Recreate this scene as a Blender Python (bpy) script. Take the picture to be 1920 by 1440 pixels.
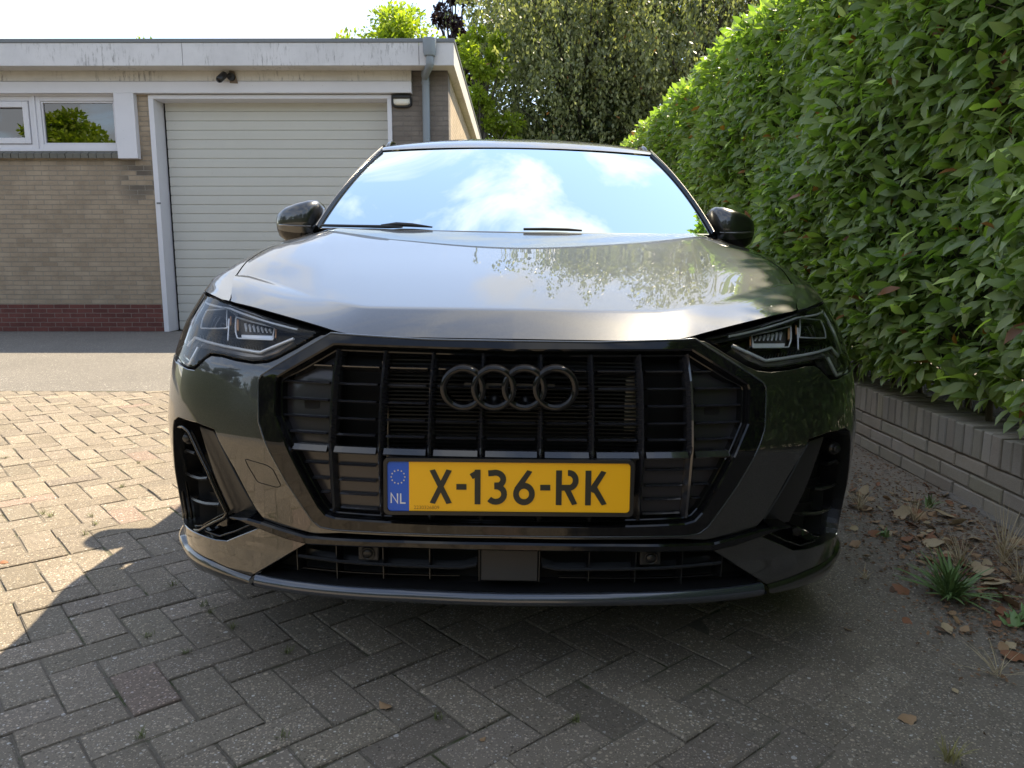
import bpy, bmesh, math, random
import numpy as np
from mathutils import Vector, Matrix
from mathutils.geometry import delaunay_2d_cdt
R = math.radians
random.seed(7); rng = np.random.default_rng(7)
D = bpy.data
for o in list(D.objects): D.objects.remove(o)
scene = bpy.context.scene
COL = scene.collection

# ------------------------------------------------------------------ camera
FPX = 1440.0; PITCH = 9.0; YAW = 0.24; CAMZ = 0.96
cd = D.cameras.new('camera'); cd.lens = 27.0; cd.sensor_width = 36.0; cd.clip_start = 0.05; cd.clip_end = 3000
cam = D.objects.new('camera', cd); COL.objects.link(cam)
cam.location = (0, 0, CAMZ); cam.rotation_euler = (R(90 - PITCH), 0, R(YAW))
scene.camera = cam

# ------------------------------------------------------------------ sun and sky
SUN = Vector((0.46, 0.57, 1.0)).normalized()
SUN_EL = math.asin(SUN.z); SUN_AZ = math.atan2(SUN.x, SUN.y)
ld = D.lights.new('sun', 'SUN'); ld.energy = 4.9; ld.angle = R(0.6); ld.color = (1.0, 0.86, 0.64)
sun = D.objects.new('sun', ld); COL.objects.link(sun); sun.location = (6, 8, 14)
sun.rotation_euler = (-SUN).to_track_quat('-Z', 'Y').to_euler()

world = D.worlds.new('World'); scene.world = world; world.use_nodes = True
wn = world.node_tree; wn.nodes.clear()
def wnode(t, **kw):
    n = wn.nodes.new(t)
    for k, v in kw.items(): setattr(n, k, v)
    return n
wl = wn.links.new
out = wnode('ShaderNodeOutputWorld'); bg = wnode('ShaderNodeBackground')
bg.inputs[1].default_value = 0.15
sky = wnode('ShaderNodeTexSky', sky_type='NISHITA', sun_disc=False)
sky.sun_elevation = SUN_EL; sky.sun_rotation = SUN_AZ; sky.air_density = 1.0; sky.dust_density = 0.0; sky.ozone_density = 1.0
tc = wnode('ShaderNodeTexCoord'); sep = wnode('ShaderNodeSeparateXYZ'); wl(tc.outputs['Generated'], sep.inputs[0])
mx = wnode('ShaderNodeMath', operation='MAXIMUM'); wl(sep.outputs[2], mx.inputs[0]); mx.inputs[1].default_value = 0.0
ad = wnode('ShaderNodeMath', operation='ADD'); wl(mx.outputs[0], ad.inputs[0]); ad.inputs[1].default_value = 0.22
cx = wnode('ShaderNodeMath', operation='DIVIDE'); wl(sep.outputs[0], cx.inputs[0]); wl(ad.outputs[0], cx.inputs[1])
cy = wnode('ShaderNodeMath', operation='DIVIDE'); wl(sep.outputs[1], cy.inputs[0]); wl(ad.outputs[0], cy.inputs[1])
cmb = wnode('ShaderNodeCombineXYZ'); wl(cx.outputs[0], cmb.inputs[0]); wl(cy.outputs[0], cmb.inputs[1]); cmb.inputs[2].default_value = 7.7
ns = wnode('ShaderNodeTexNoise'); ns.inputs['Scale'].default_value = 2.6; ns.inputs['Detail'].default_value = 9
ns.inputs['Roughness'].default_value = 0.58; ns.inputs['Distortion'].default_value = 0.6
wl(cmb.outputs[0], ns.inputs['Vector'])
cr = wnode('ShaderNodeValToRGB'); cr.color_ramp.elements[0].position = 0.47; cr.color_ramp.elements[1].position = 0.60
wl(ns.outputs['Fac'], cr.inputs[0])
# more cloud cover ahead (towards +Y, the sunny side)
dy = wnode('ShaderNodeMapRange'); dy.inputs[1].default_value = 0.60; dy.inputs[2].default_value = 0.15; dy.inputs[3].default_value = 0.0; dy.inputs[4].default_value = 0.10
wl(sep.outputs[2], dy.inputs[0])
am = wnode('ShaderNodeMath', operation='ADD'); am.use_clamp = True; wl(cr.outputs[0], am.inputs[0]); wl(dy.outputs[0], am.inputs[1])
mm = wnode('ShaderNodeMath', operation='MULTIPLY'); wl(am.outputs[0], mm.inputs[0]); mm.inputs[1].default_value = 0.92
mixc = wnode('ShaderNodeMix', data_type='RGBA'); wl(mm.outputs[0], mixc.inputs[0])
hs = wnode('ShaderNodeHueSaturation'); hs.inputs['Saturation'].default_value = 0.76; hs.inputs['Value'].default_value = 0.85
wl(sky.outputs[0], hs.inputs['Color']); wl(hs.outputs[0], mixc.inputs[6])
mixc.inputs[7].default_value = (3.3, 3.38, 3.5, 1)
wl(mixc.outputs[2], bg.inputs[0]); wl(bg.outputs[0], out.inputs[0])

scene.view_settings.view_transform = 'Standard'; scene.view_settings.look = 'None'
scene.view_settings.exposure = 1.42; scene.view_settings.gamma = 1.0
try: scene.cycles.max_bounces = 10; scene.cycles.transparent_max_bounces = 16
except Exception: pass

# ------------------------------------------------------------------ projection helpers
CR = np.array(Matrix.Rotation(R(YAW), 3, 'Z') @ Matrix.Rotation(R(90 - PITCH), 3, 'X'))
CC = np.array([0, 0, CAMZ])
def w2px(P):
    q = (np.asarray(P, float) - CC) @ CR
    return 960 + FPX * q[..., 0] / (-q[..., 2]), 720 - FPX * q[..., 1] / (-q[..., 2])
def ray(px, py):
    return CR @ np.array([(px - 960) / FPX, (720 - py) / FPX, -1.0])
def wY(px, py, Y):
    d = ray(px, py); t = Y / d[1]; return CC + d * t
def wZ(px, py, Z=0.0):
    d = ray(px, py); t = (Z - CAMZ) / d[2]; return CC + d * t
ROLL = R(0.9)
CT = np.array([-0.0175, 1.60, 0.0]); CM = np.array(Matrix.Rotation(ROLL, 3, 'Y'))
def car2w(P): return np.asarray(P) @ CM.T + CT
def cY(px, py, y):      # ray meets plane y = const of the car's own frame
    d = CM.T @ ray(px, py); o = CM.T @ (CC - CT); t = (y - o[1]) / d[1]; return o + d * t

# ------------------------------------------------------------------ mesh builder and tags
class MB:
    def __init__(s): s.v = []; s.f = []; s.m = []; s.s = []; s.nrm = {}
    def add(s, V, F, mi=0, smooth=False, N=None):
        b = len(s.v)
        if N is not None:
            for i, q in enumerate(N): s.nrm[b+i] = tuple(q)
        s.v.extend([tuple(map(float, p)) for p in V])
        for f in F: s.f.append(tuple(b + int(i) for i in f)); s.m.append(mi); s.s.append(smooth)
    def box(s, x0, x1, y0, y1, z0, z1, mi=0):
        V = [(x0,y0,z0),(x1,y0,z0),(x1,y1,z0),(x0,y1,z0),(x0,y0,z1),(x1,y0,z1),(x1,y1,z1),(x0,y1,z1)]
        s.add(V, [(0,3,2,1),(4,5,6,7),(0,1,5,4),(1,2,6,5),(2,3,7,6),(3,0,4,7)], mi)
    def hexa(s, V, mi=0):
        s.add(V, [(0,3,2,1),(4,5,6,7),(0,1,5,4),(1,2,6,5),(2,3,7,6),(3,0,4,7)], mi)
    def grid(s, G, mi=0, smooth=True, closeu=False, closev=False):
        G = np.asarray(G, float); a, b = G.shape[:2]
        F = []
        for i in range(a if closeu else a - 1):
            for j in range(b if closev else b - 1):
                i2 = (i + 1) % a; j2 = (j + 1) % b
                F.append((i*b+j, i2*b+j, i2*b+j2, i*b+j2))
        s.add(G.reshape(-1, 3), F, mi, smooth)
    def tube(s, path, r, n=8, mi=0, caps=True, smooth=True):
        path = [Vector(p) for p in path]; N = len(path)
        rs = r if hasattr(r, '__len__') else [r] * N
        up = Vector((0, 0, 1)); rings = []; prev = None
        for i in range(N):
            t = (path[min(i+1, N-1)] - path[max(i-1, 0)])
            if t.length < 1e-9: t = Vector((0,0,1))
            t.normalize()
            if prev is None:
                a = t.cross(up)
                if a.length < .1: a = t.cross(Vector((1,0,0)))
            else: a = prev - t * prev.dot(t)
            a.normalize(); prev = a; b = t.cross(a)
            rings.append([path[i] + (a * math.cos(k*2*math.pi/n) + b * math.sin(k*2*math.pi/n)) * rs[i] for k in range(n)])
        s.grid(np.array([[tuple(q) for q in rg] for rg in rings]), mi, smooth, closev=True)
        if caps:
            s.add(rings[0], [tuple(range(n))], mi); s.add(rings[-1], [tuple(range(n))[::-1]], mi)
    def cyl(s, c, axis, r, h, n=24, mi=0, r2=None):
        c = Vector(c); ax = Vector(axis).normalized(); s.tube([c, c + ax*h], [r, r if r2 is None else r2], n, mi)
    def lathe(s, prof, c, axis, n=48, mi=0, smooth=True, close=False):
        ax = Vector(axis).normalized(); a = ax.orthogonal().normalized(); b = ax.cross(a); c = Vector(c)
        G = [[tuple(c + ax*h + (a*math.cos(k*2*math.pi/n) + b*math.sin(k*2*math.pi/n))*r) for k in range(n)] for (r, h) in prof]
        s.grid(G, mi, smooth, closev=True, closeu=close)
    def build(s, name, mats, parent=None, bevel=0):
        me = D.meshes.new(name); me.from_pydata(s.v, [], s.f); me.update()
        if not isinstance(mats, (list, tuple)): mats = [mats]
        for m in mats: me.materials.append(m)
        me.polygons.foreach_set('material_index', s.m); me.polygons.foreach_set('use_smooth', s.s)
        if s.nrm:       # exact normals of the curved skin, so reflections run clean across the triangles
            L = []; vn = [v.normal.copy() for v in me.vertices]
            for p in me.polygons:
                pn = p.normal
                for vi in p.vertices:
                    q = s.nrm.get(vi)
                    if q is not None and p.use_smooth:
                        q = Vector(q); L.append(q if q.dot(pn) >= 0 else -q)
                    else: L.append(vn[vi] if p.use_smooth else pn)
            me.normals_split_custom_set([tuple(q) for q in L])
        o = D.objects.new(name, me); COL.objects.link(o)
        if parent: o.parent = parent
        if bevel:
            b = o.modifiers.new('bevel', 'BEVEL'); b.width = bevel; b.segments = 2; b.limit_method = 'ANGLE'; b.angle_limit = R(40)
        return o
def tag(o, label=None, cat=None, group=None, kind=None):
    if label: o['label'] = label
    if cat: o['category'] = cat
    if group: o['group'] = group
    if kind: o['kind'] = kind
    return o
def empty(name, loc, label=None, cat=None, group=None, rot=(0,0,0)):
    o = D.objects.new(name, None); COL.objects.link(o); o.location = loc; o.rotation_euler = rot; o.empty_display_size = .2
    return tag(o, label, cat, group)
def catmull(P, per=8, closed=False):
    P = [np.array(p, float) for p in P]; n = len(P); outp = []
    for i in range(n if closed else n - 1):
        p1, p2 = P[i], P[(i+1) % n]
        p0 = P[(i-1) % n] if closed or i > 0 else 2*p1 - p2
        p3 = P[(i+2) % n] if closed or i < n-2 else 2*p2 - p1
        for k in range(per):
            t = k / per
            outp.append(.5*((2*p1) + (p2-p0)*t + (2*p0-5*p1+4*p2-p3)*t*t + (3*p1-p0-3*p2+p3)*t**3))
    if not closed: outp.append(P[-1])
    return outp

# ------------------------------------------------------------------ materials
def mat(name, color=(.5,.5,.5), rough=.5, metal=0, coat=0, coatr=.03, spec=.5, trans=0, ior=1.5, emit=None):
    m = D.materials.new(name); m.use_nodes = True; b = m.node_tree.nodes['Principled BSDF']
    b.inputs['Base Color'].default_value = (*color, 1); b.inputs['Roughness'].default_value = rough
    b.inputs['Metallic'].default_value = metal; b.inputs['Coat Weight'].default_value = coat; b.inputs['Coat Roughness'].default_value = coatr
    b.inputs['Specular IOR Level'].default_value = spec; b.inputs['IOR'].default_value = ior
    if trans: b.inputs['Transmission Weight'].default_value = trans
    return m
class NT:
    def __init__(s, m): s.t = m.node_tree; s.b = s.t.nodes['Principled BSDF']
    def n(s, ty, ins=None, **kw):
        x = s.t.nodes.new(ty)
        for k, v in kw.items(): setattr(x, k, v)
        for k, v in (ins or {}).items():
            if isinstance(v, bpy.types.NodeSocket): s.t.links.new(v, x.inputs[k])
            else: x.inputs[k].default_value = v
        return x
    def l(s, a, b): s.t.links.new(a, b)
    def obj(s): return s.n('ShaderNodeTexCoord').outputs['Object']
    def noise(s, vec, scale, detail=4, rough=.5, dist=0):
        return s.n('ShaderNodeTexNoise', {'Vector': vec, 'Scale': scale, 'Detail': detail, 'Roughness': rough, 'Distortion': dist}).outputs['Fac']
    def ramp(s, fac, stops):
        r = s.n('ShaderNodeValToRGB', {0: fac}); e = r.color_ramp.elements
        while len(e) < len(stops): e.new(.5)
        for i, (p, c) in enumerate(stops):
            e[i].position = p; e[i].color = (*c, 1) if hasattr(c, '__len__') else (c, c, c, 1)
        return r.outputs[0]
    def mix(s, fac, a, b, mode='MIX'):
        x = s.n('ShaderNodeMix', data_type='RGBA', blend_type=mode)
        for i, v in ((0, fac), (6, a), (7, b)):
            if isinstance(v, bpy.types.NodeSocket): s.l(v, x.inputs[i])
            elif i and len(v) == 3: x.inputs[i].default_value = (*v, 1)
            else: x.inputs[i].default_value = v
        return x.outputs[2]
    def math(s, op, a, b=None, clamp=False):
        x = s.n('ShaderNodeMath', operation=op, use_clamp=clamp)
        for i, v in ((0, a), (1, b)):
            if v is None: continue
            if isinstance(v, bpy.types.NodeSocket): s.l(v, x.inputs[i])
            else: x.inputs[i].default_value = v
        return x.outputs[0]
    def bump(s, h, strength=.3, dist=.01, normal=None):
        ins = {'Height': h, 'Strength': strength, 'Distance': dist}
        if normal: ins['Normal'] = normal
        x = s.n('ShaderNodeBump', ins); s.l(x.outputs[0], s.b.inputs['Normal']); return x.outputs[0]
    def color(s, c): s.l(c, s.b.inputs['Base Color'])
    def rough(s, c): s.l(c, s.b.inputs['Roughness'])

M = {}
# car paint: dark grey metallic with flakes under a clear coat
m = M['paint'] = mat('grey_metallic_paint', (.05,.052,.055), .30, .85, 1.0, .008); m.node_tree.nodes['Principled BSDF'].inputs['Coat IOR'].default_value = 1.65; t = NT(m)
vo = t.n('ShaderNodeTexVoronoi', {'Vector': t.obj(), 'Scale': 900.0})
t.color(t.mix(vo.outputs['Color'], (.040,.041,.042), (.074,.074,.073)))
nm = t.n('ShaderNodeBump', {'Height': vo.outputs['Distance'], 'Strength': .12, 'Distance': .0006}); t.l(nm.outputs[0], t.b.inputs['Normal'])
M['gloss_black'] = mat('gloss_black_plastic', (.005,.005,.006), .05, spec=.42)
M['satin_black'] = mat('satin_black_plastic', (.012,.012,.013), .35)
M['matt_black'] = mat('matt_black_plastic', (.016,.016,.017), .55)
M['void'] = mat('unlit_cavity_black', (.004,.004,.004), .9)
M['infill'] = mat('dark_grille_infill', (.026,.024,.028), .22)
M['radiator'] = mat('radiator_fins', (.018,.017,.016), .5, .3)
M['alu'] = mat('bare_aluminium', (.42,.36,.31), .4, .9)
M['lip'] = mat('satin_grey_lip', (.07,.08,.10), .22, .6, .8)
M['chrome'] = mat('chrome', (.88,.90,.92), .18, 1)
M['emblem'] = mat('dark_chrome', (.009,.009,.010), .07, spec=.35)
M['lamp_metal'] = mat('lamp_metal', (.93,.94,.96), .22, .35, .5); M['slat'] = mat('slat_gloss_black', (.022,.022,.025), .10, 0, .8, .05)
M['amber'] = mat('amber_reflector', (.55,.27,.12), .25, 0, .5)
M['guide'] = mat('light_guide', (.16,.15,.145), .18, .3, .8)
M['rubber'] = mat('tyre_rubber', (.018,.018,.018), .75)
M['rim'] = mat('dark_alloy', (.06,.06,.065), .3, .8, .5)
M['trim'] = mat('cabin_trim', (.03,.028,.032), .6)
M['seat'] = mat('seat_fabric', (.025,.025,.028), .8)
def glassmat(name, ior, tint, grough=0.0, gcol=(1,1,1)):
    m = D.materials.new(name); m.use_nodes = True; n = m.node_tree; n.nodes.clear()
    o = n.nodes.new('ShaderNodeOutputMaterial'); mx = n.nodes.new('ShaderNodeMixShader')
    tr = n.nodes.new('ShaderNodeBsdfTransparent'); tr.inputs[0].default_value = (*tint, 1)
    gl = n.nodes.new('ShaderNodeBsdfGlossy'); gl.inputs['Roughness'].default_value = grough; gl.inputs[0].default_value = (*gcol, 1)
    fr = n.nodes.new('ShaderNodeFresnel'); fr.inputs[0].default_value = ior
    n.links.new(fr.outputs[0], mx.inputs[0]); n.links.new(tr.outputs[0], mx.inputs[1]); n.links.new(gl.outputs[0], mx.inputs[2])
    n.links.new(mx.outputs[0], o.inputs[0]); return m
M['screen'] = glassmat('windscreen_glass', 1.66, (.55,.62,.62), 0, (.80,.90,.92))
M['lampglass'] = glassmat('lamp_cover_glass', 1.32, (.97,.97,.97))
M['sideglass'] = glassmat('tinted_side_glass', 1.7, (.12,.13,.13))
M['pane'] = glassmat('window_pane_glass', 2.0, (.25,.27,.28))
M['plate_yellow'] = mat('plate_yellow', (.97,.50,.004), .35)
M['plate_blue'] = mat('plate_blue', (.012,.10,.55), .35)
M['plate_ink'] = mat('plate_ink', (.022,.022,.015), .45)
M['white'] = mat('plain_white', (.75,.75,.75), .4)
# ================================================================== THE CAR
car = empty('parked_car', tuple(CT), 'dark grey metallic SUV with black grille and yellow number plate, facing the viewer', 'car', rot=(0, ROLL, 0))
def smooth_table(x, nodes, width):
    nx = [a for a, b in nodes]; ny = [b for a, b in nodes]
    y = np.interp(x, nx, ny); st = x[1] - x[0]; k = max(1, int(width/st)); w = np.hanning(2*k+1)[:]; w = w/w.sum()
    yp = np.concatenate([y[0] - (y[1]-y[0])*np.arange(k,0,-1), y, y[-1] + (y[-1]-y[-2])*np.arange(1,k+1)])
    return np.convolve(yp, w, 'valid')
_pp = catmull([(0,0),(.15,.002),(.3,.012),(.42,.03),(.54,.060),(.64,.100),(.735,.158),(.81,.228),(.865,.31),(.898,.40),(.917,.50),(.925,.62),(.927,.8)], 60)
_pp = np.array(_pp); _sl = np.concatenate([[0], np.cumsum(np.linalg.norm(np.diff(_pp, axis=0), axis=1))])
ZT = np.arange(0, 1.201, .001)
GT = smooth_table(ZT, [(0,.06),(.17,.03),(.235,-.004),(.30,.010),(.37,.006),(.42,0),(.555,-.016),(.62,-.008),(.715,.008),(.80,.052),(.88,.115),(1.2,.42)], .016)
WT = smooth_table(ZT, [(0,.93),(.12,.955),(.2,.972),(.3,.988),(.42,1.0),(.55,1.003),(.68,.993),(.8,.968),(.9,.925),(1.0,.87),(1.2,.75)], .05)
SMAX = float(np.interp(.50, _pp[:,1], _sl))
def S(s, z, off=0.0):
    s = np.asarray(s, float); z = np.asarray(z, float)
    def base(s, z):
        a = np.abs(s); x = np.interp(a, _sl, _pp[:,0]) * np.interp(z, ZT, WT) * np.sign(s)
        y = np.interp(a, _sl, _pp[:,1]) + np.interp(z, ZT, GT)
        return np.stack([x, y, z + 0*s], -1)
    P = base(s, z)
    e = .004
    ds = base(s+e, z) - base(s-e, z); dz = base(s, z+e) - base(s, z-e)
    n = np.cross(dz, ds); n /= np.linalg.norm(n, axis=-1, keepdims=True)   # inward (+y)
    return P + n * (np.asarray(off)[..., None] if np.ndim(off) else off)
_gs, _gz = np.meshgrid(np.arange(-1.17, .02, .01), np.arange(.12, 1.02, .01), indexing='ij')
_G = S(_gs, _gz); _e1 = S(_gs+.004, _gz) - S(_gs-.004, _gz); _e2 = S(_gs, _gz+.004) - S(_gs, _gz-.004)
_n = np.cross(_e1, _e2); _n /= np.linalg.norm(_n, axis=-1, keepdims=True)
_cc = CM.T @ (CC - CT); _vw = _cc - _G; _vw /= np.linalg.norm(_vw, axis=-1, keepdims=True)
_face = np.abs((_n*_vw).sum(-1)) * np.sign((_n*_vw).sum(-1) * (_n[100,30]*_vw[100,30]).sum())
_gx, _gy = w2px(car2w(_G))
def p2s(px, py, off=0.0):
    d = (_gx-px)**2 + (_gy-py)**2 + np.where(_face < .06, 1e5, 0)
    i = np.unravel_index(np.argmin(d), d.shape); s, z = _gs[i], _gz[i]
    for _ in range(8):
        def f(s, z): a, b = w2px(car2w(S(s, z, off))); return np.array([float(a), float(b)])
        r = f(s, z) - (px, py); e = 1e-4
        J = np.stack([(f(s+e, z)-f(s, z))/e, (f(s, z+e)-f(s, z))/e], 1)
        st = np.linalg.lstsq(J.T@J + np.eye(2)*2e3, J.T@r, rcond=None)[0]
        s -= float(np.clip(st[0], -.02, .02)); z -= float(np.clip(st[1], -.02, .02))
    return (s, z)
def PS(pts, off=0.0): return [p2s(x, y, off) for x, y in pts]
def mir(poly): return [(-s, z) for s, z in poly][::-1]
def dens(poly, d=.012, closed=True):
    o = []; n = len(poly)
    for i in range(n if closed else n-1):
        a = np.array(poly[i]); b = np.array(poly[(i+1) % n]); k = max(1, int(np.linalg.norm(b-a)/d))
        for j in range(k): o.append(tuple(a + (b-a)*j/k))
    if not closed: o.append(tuple(poly[-1]))
    return o
def rounded(poly, r=.01, n=3):
    o = []; N = len(poly)
    for i in range(N):
        p = np.array(poly[i]); a = np.array(poly[i-1]); b = np.array(poly[(i+1) % N])
        da = a-p; db = b-p; la = np.linalg.norm(da); lb = np.linalg.norm(db)
        if la < 1e-6 or lb < 1e-6: o.append(tuple(p)); continue
        q = min(r, la*.4, lb*.4); A = p + da/la*q; B = p + db/lb*q
        for k in range(n+1):
            t_ = k/n; o.append(tuple((1-t_)**2*A + 2*t_*(1-t_)*p + t_*t_*B))
    return o
def area(poly):
    p = np.array(poly); x, y = p[:,0], p[:,1]; return .5*np.sum(x*np.roll(y,-1) - np.roll(x,-1)*y)
def inpoly(pt, P):
    x, y = pt; r = False; j = len(P)-1
    for i in range(len(P)):
        if (P[i][1] > y) != (P[j][1] > y) and x < (P[j][0]-P[i][0])*(y-P[i][1])/(P[j][1]-P[i][1]) + P[i][0]: r = not r
        j = i
    return r
def inset(poly, d):
    if area(poly) < 0: poly = poly[::-1]
    p = np.array(poly); n = len(p); o = []
    for i in range(n):
        a = p[i]-p[i-1]; b = p[(i+1)%n]-p[i]
        a = a/(np.linalg.norm(a)+1e-12); b = b/(np.linalg.norm(b)+1e-12)
        na = np.array([-a[1], a[0]]); nb = np.array([-b[1], b[0]]); m_ = na+nb; l = m_@m_
        m_ = m_/l*2 if l > .3 else m_/(np.linalg.norm(m_)+1e-9)
        o.append(tuple(p[i] + m_*d))
    return o
def cdt(poly, holes=(), res=.016):
    loops = [poly] + list(holes); V = []; E = []
    for L in loops:
        b = len(V); V += [Vector(q) for q in L]; E += [(b+i, b+(i+1) % len(L)) for i in range(len(L))]
    P = np.array(poly); x0, y0 = P.min(0); x1, y1 = P.max(0); A = np.array([tuple(v) for v in V])
    xs = np.arange(x0, x1, res); ys = np.arange(y0, y1, res)
    for i, x in enumerate(xs):
        for y in ys:
            if ((A-(x, y))**2).sum(1).min() < (res*.55)**2: continue
            if inpoly((x, y), poly) and not any(inpoly((x, y), h) for h in holes): V.append(Vector((x, y)))
    r = delaunay_2d_cdt(V, E, [], 0, 1e-7); VV = [tuple(v) for v in r[0]]; F = []
    for f in r[2]:
        c = np.mean([VV[i] for i in f], axis=0)
        if inpoly(c, poly) and not any(inpoly(c, h) for h in holes):
            if area([VV[i] for i in f]) < 0: f = f[::-1]
            F.append(f)
    return VV, F
def panel(mb, poly, off=0.0, thick=.02, holes=(), res=.016, bev=.0015, mi=0, surf=None, dn=.012):
    """a shell cut to an outline on the curved nose, with a small bevel and a returned edge"""
    sf = surf or S
    poly = dens(poly, dn); poly = poly if area(poly) > 0 else poly[::-1]
    hs_ = [dens(h, dn) for h in holes]; hs_ = [h if area(h) < 0 else h[::-1] for h in hs_]
    ip = inset(poly, bev)
    ih = [[tuple(q) for q in inset(h[::-1], -bev)][::-1] for h in hs_]
    VV, F = cdt(ip, ih, res)
    a = np.array(VV); mb.add(sf(a[:,0], a[:,1], off), F, mi, True, N=(S(a[:,0], a[:,1], 0)-S(a[:,0], a[:,1], .01))/.01 if surf is None else None)
    def rim(outer, inn):
        n = len(outer); O = np.array(outer); I = np.array(inn)
        rows = np.stack([sf(I[:,0], I[:,1], off), sf(O[:,0], O[:,1], off+bev)], 0)
        mb.grid(rows, mi, False, closev=True)
        if thick > 0:
            rows = np.stack([sf(O[:,0], O[:,1], off+bev), sf(O[:,0], O[:,1], off+thick)], 0)
            mb.grid(rows, mi, False, closev=True)
    rim(poly, ip)
    for h, i_ in zip(hs_, ih): rim(h, i_)
def spath(pts_sz, off, d=.012, closed=False):
    q = np.array(dens(pts_sz, d, closed)); P = S(q[:,0], q[:,1], off)
    if closed: P = np.vstack([P, P[:1]])
    return P
def both(f):
    f(1); f(-1)
def sd(poly, k): return poly if k == 1 else mir(poly)     # k=1: left in the picture

# ---------------------------------------------------------------- outlines traced on the nose
FRO = PS([(960,641),(800,638),(640,628),(622,626),(552,667),(492,703),(487,712),(487,790),(494,815),(535,897),(587,975),(602,987),(627,992),(760,999),(960,1004)])
FRI = PS([(960,659),(800,654),(640,648),(627,648),(522,708),(519,716),(519,780),(535,822),(572,900),(599,948),(612,963),(630,969),(760,978),(960,984)])
FRO = [(0, FRO[0][1])] + FRO[1:-1] + [(0, FRO[-1][1])]; FRI = [(0, FRI[0][1])] + FRI[1:-1] + [(0, FRI[-1][1])]
def full(half): return half + [(-s, z) for s, z in half[::-1] if abs(s) > 1e-6]
GO = full(FRO); GI = full(FRI)
HOODE = PS([(960,635),(820,633),(700,630),(645,624),(600,611),(556,598),(510,585),(470,574),(429,564)])
HOODE = [(0, HOODE[0][1])] + HOODE[1:]
LAMP = PS([(380,546),(405,560),(435,573),(475,587),(512,601),(548,611),(582,619),(595,622),(586,630),(552,650),(517,669),(500,675),(475,677),(440,671),(414,664),(394,662),(384,668),(373,679),(362,689),(352,687),(340,680),(333,668)])
LAMP += [(-SMAX, LAMP[-1][1]+.012), (-SMAX, .86)]
ZS = lambda py: p2s(330, py)[1]
INT = PS([(333,782),(367,792),(401,805),(440,880),(480,955),(495,973),(485,990),(452,1003),(425,1014),(405,1012),(372,1001),(350,988),(338,970),(330,930),(325,850),(326,788)])
TOPS = PS([(602,628),(590,634),(556,654),(520,673),(502,680),(476,682),(440,676),(414,669),(396,667),(386,673),(375,684),(364,694),(352,692),(340,686)])
SKIN = FRO[3:] + [(0, FRO[-1][1]-.006)] + PS([(640,1005),(577,1001),(530,987),(497,975)])
SKINL = [FRO[3]] + [FRO[i] for i in range(4, len(FRO))] + [(0, FRO[-1][1]-.008)] + PS([(760,1006),(640,1000),(590,1001),(530,987),(496,975)]) 
SKINL += PS([(480,955),(440,880),(401,805),(367,792),(333,782),(326,788),(325,850),(330,930),(338,970),(350,988),(372,1001),(405,1012),(425,1014),(452,1003),(485,990),(530,1001),(580,1017),(526,1048),(471,1080),(436,1068),(400,1052),(370,1037),(342,1020),(333,1003)])
zb = SKINL[-1][1]
SKINL += [(-SMAX, zb-.015), (-SMAX, LAMP[-2][1]-.008)] + TOPS[::-1]
mb = MB()
both(lambda k: panel(mb, sd(SKINL, k), 0, .03, res=.014))
bumper = mb.build('front_bumper', M['paint'], car)
# recovery-eye cover line: groove shade laid on as a thin black tube
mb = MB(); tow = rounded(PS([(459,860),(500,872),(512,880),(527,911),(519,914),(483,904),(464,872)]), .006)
mb.tube(spath(tow, -.0002, .006, True), .0009, 5); mb.build('towing_eye_groove_shade', M['void'], bumper)

mb = MB(); panel(mb, GO, -.006, .04, holes=[GI], res=.012, bev=.003)
frame = mb.build('grille_surround', M['gloss_black'], car)
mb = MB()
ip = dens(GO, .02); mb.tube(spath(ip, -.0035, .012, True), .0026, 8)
mb.build('edge_highlight_line', mat('edge_highlight_grey', (.05,.058,.07), .2, .5, 1), frame)  # frame-edge highlight put in as a thin grey tube
mb = MB(); panel(mb, inset(dens(GI,.02), -.001), .012, .03, holes=[inset(dens(GI,.02), .006)], bev=.002); mb.build('inner_lip', M['gloss_black'], frame)

# ---------------------------------------------------------------- grille
grille = tag(D.objects.new('grille', None)); COL.objects.link(grille); grille.parent = car
BX = [622,714,807,904]; 
bars = [p2s(x, 760, .01)[0] for x in BX]; BS = bars + [-b for b in bars[::-1]]
def span(poly, s):      # z-range of an outline at s
    zs = []
    for i in range(len(poly)):
        a, b = poly[i-1], poly[i]
        if (a[0]-s)*(b[0]-s) < 0: zs.append(a[1] + (b[1]-a[1])*(s-a[0])/(b[0]-a[0]))
    return min(zs), max(zs)
def spanz(poly, z):
    ss = []
    for i in range(len(poly)):
        a, b = poly[i-1], poly[i]
        if (a[1]-z)*(b[1]-z) < 0: ss.append(a[0] + (b[0]-a[0])*(z-a[1])/(b[1]-a[1]))
    return min(ss), max(ss)
for s in BS:
    b = MB(); z0, z1 = span(GI, s); zs = np.linspace(z0+.004, z1-.004, 14)
    prof = [(-.0085,.040),(-.0075,.022),(-.0028,.006),(0,.002),(.0028,.006),(.0075,.022),(.0085,.040)]
    zm = p2s(714, 845, .01)[1]
    G = []
    for z in zs:
        wv = 1.0 if z > zm else 1.25
        G.append([S(s + a*wv, z, o + (.004 if z < zm else 0)) for a, o in prof])
    b.grid(G, 0, False); b.build('vertical_bar', M['slat'], grille)
ZSL = [p2s(760, y, .012)[1] for y in (688, 723.5, 756.5, 789.5, 820.5)]
ZTH = p2s(760, 849, .012)[1]
ZLOW = [p2s(665, y, .012)[1] for y in (876, 905, 931, 957)]
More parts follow.
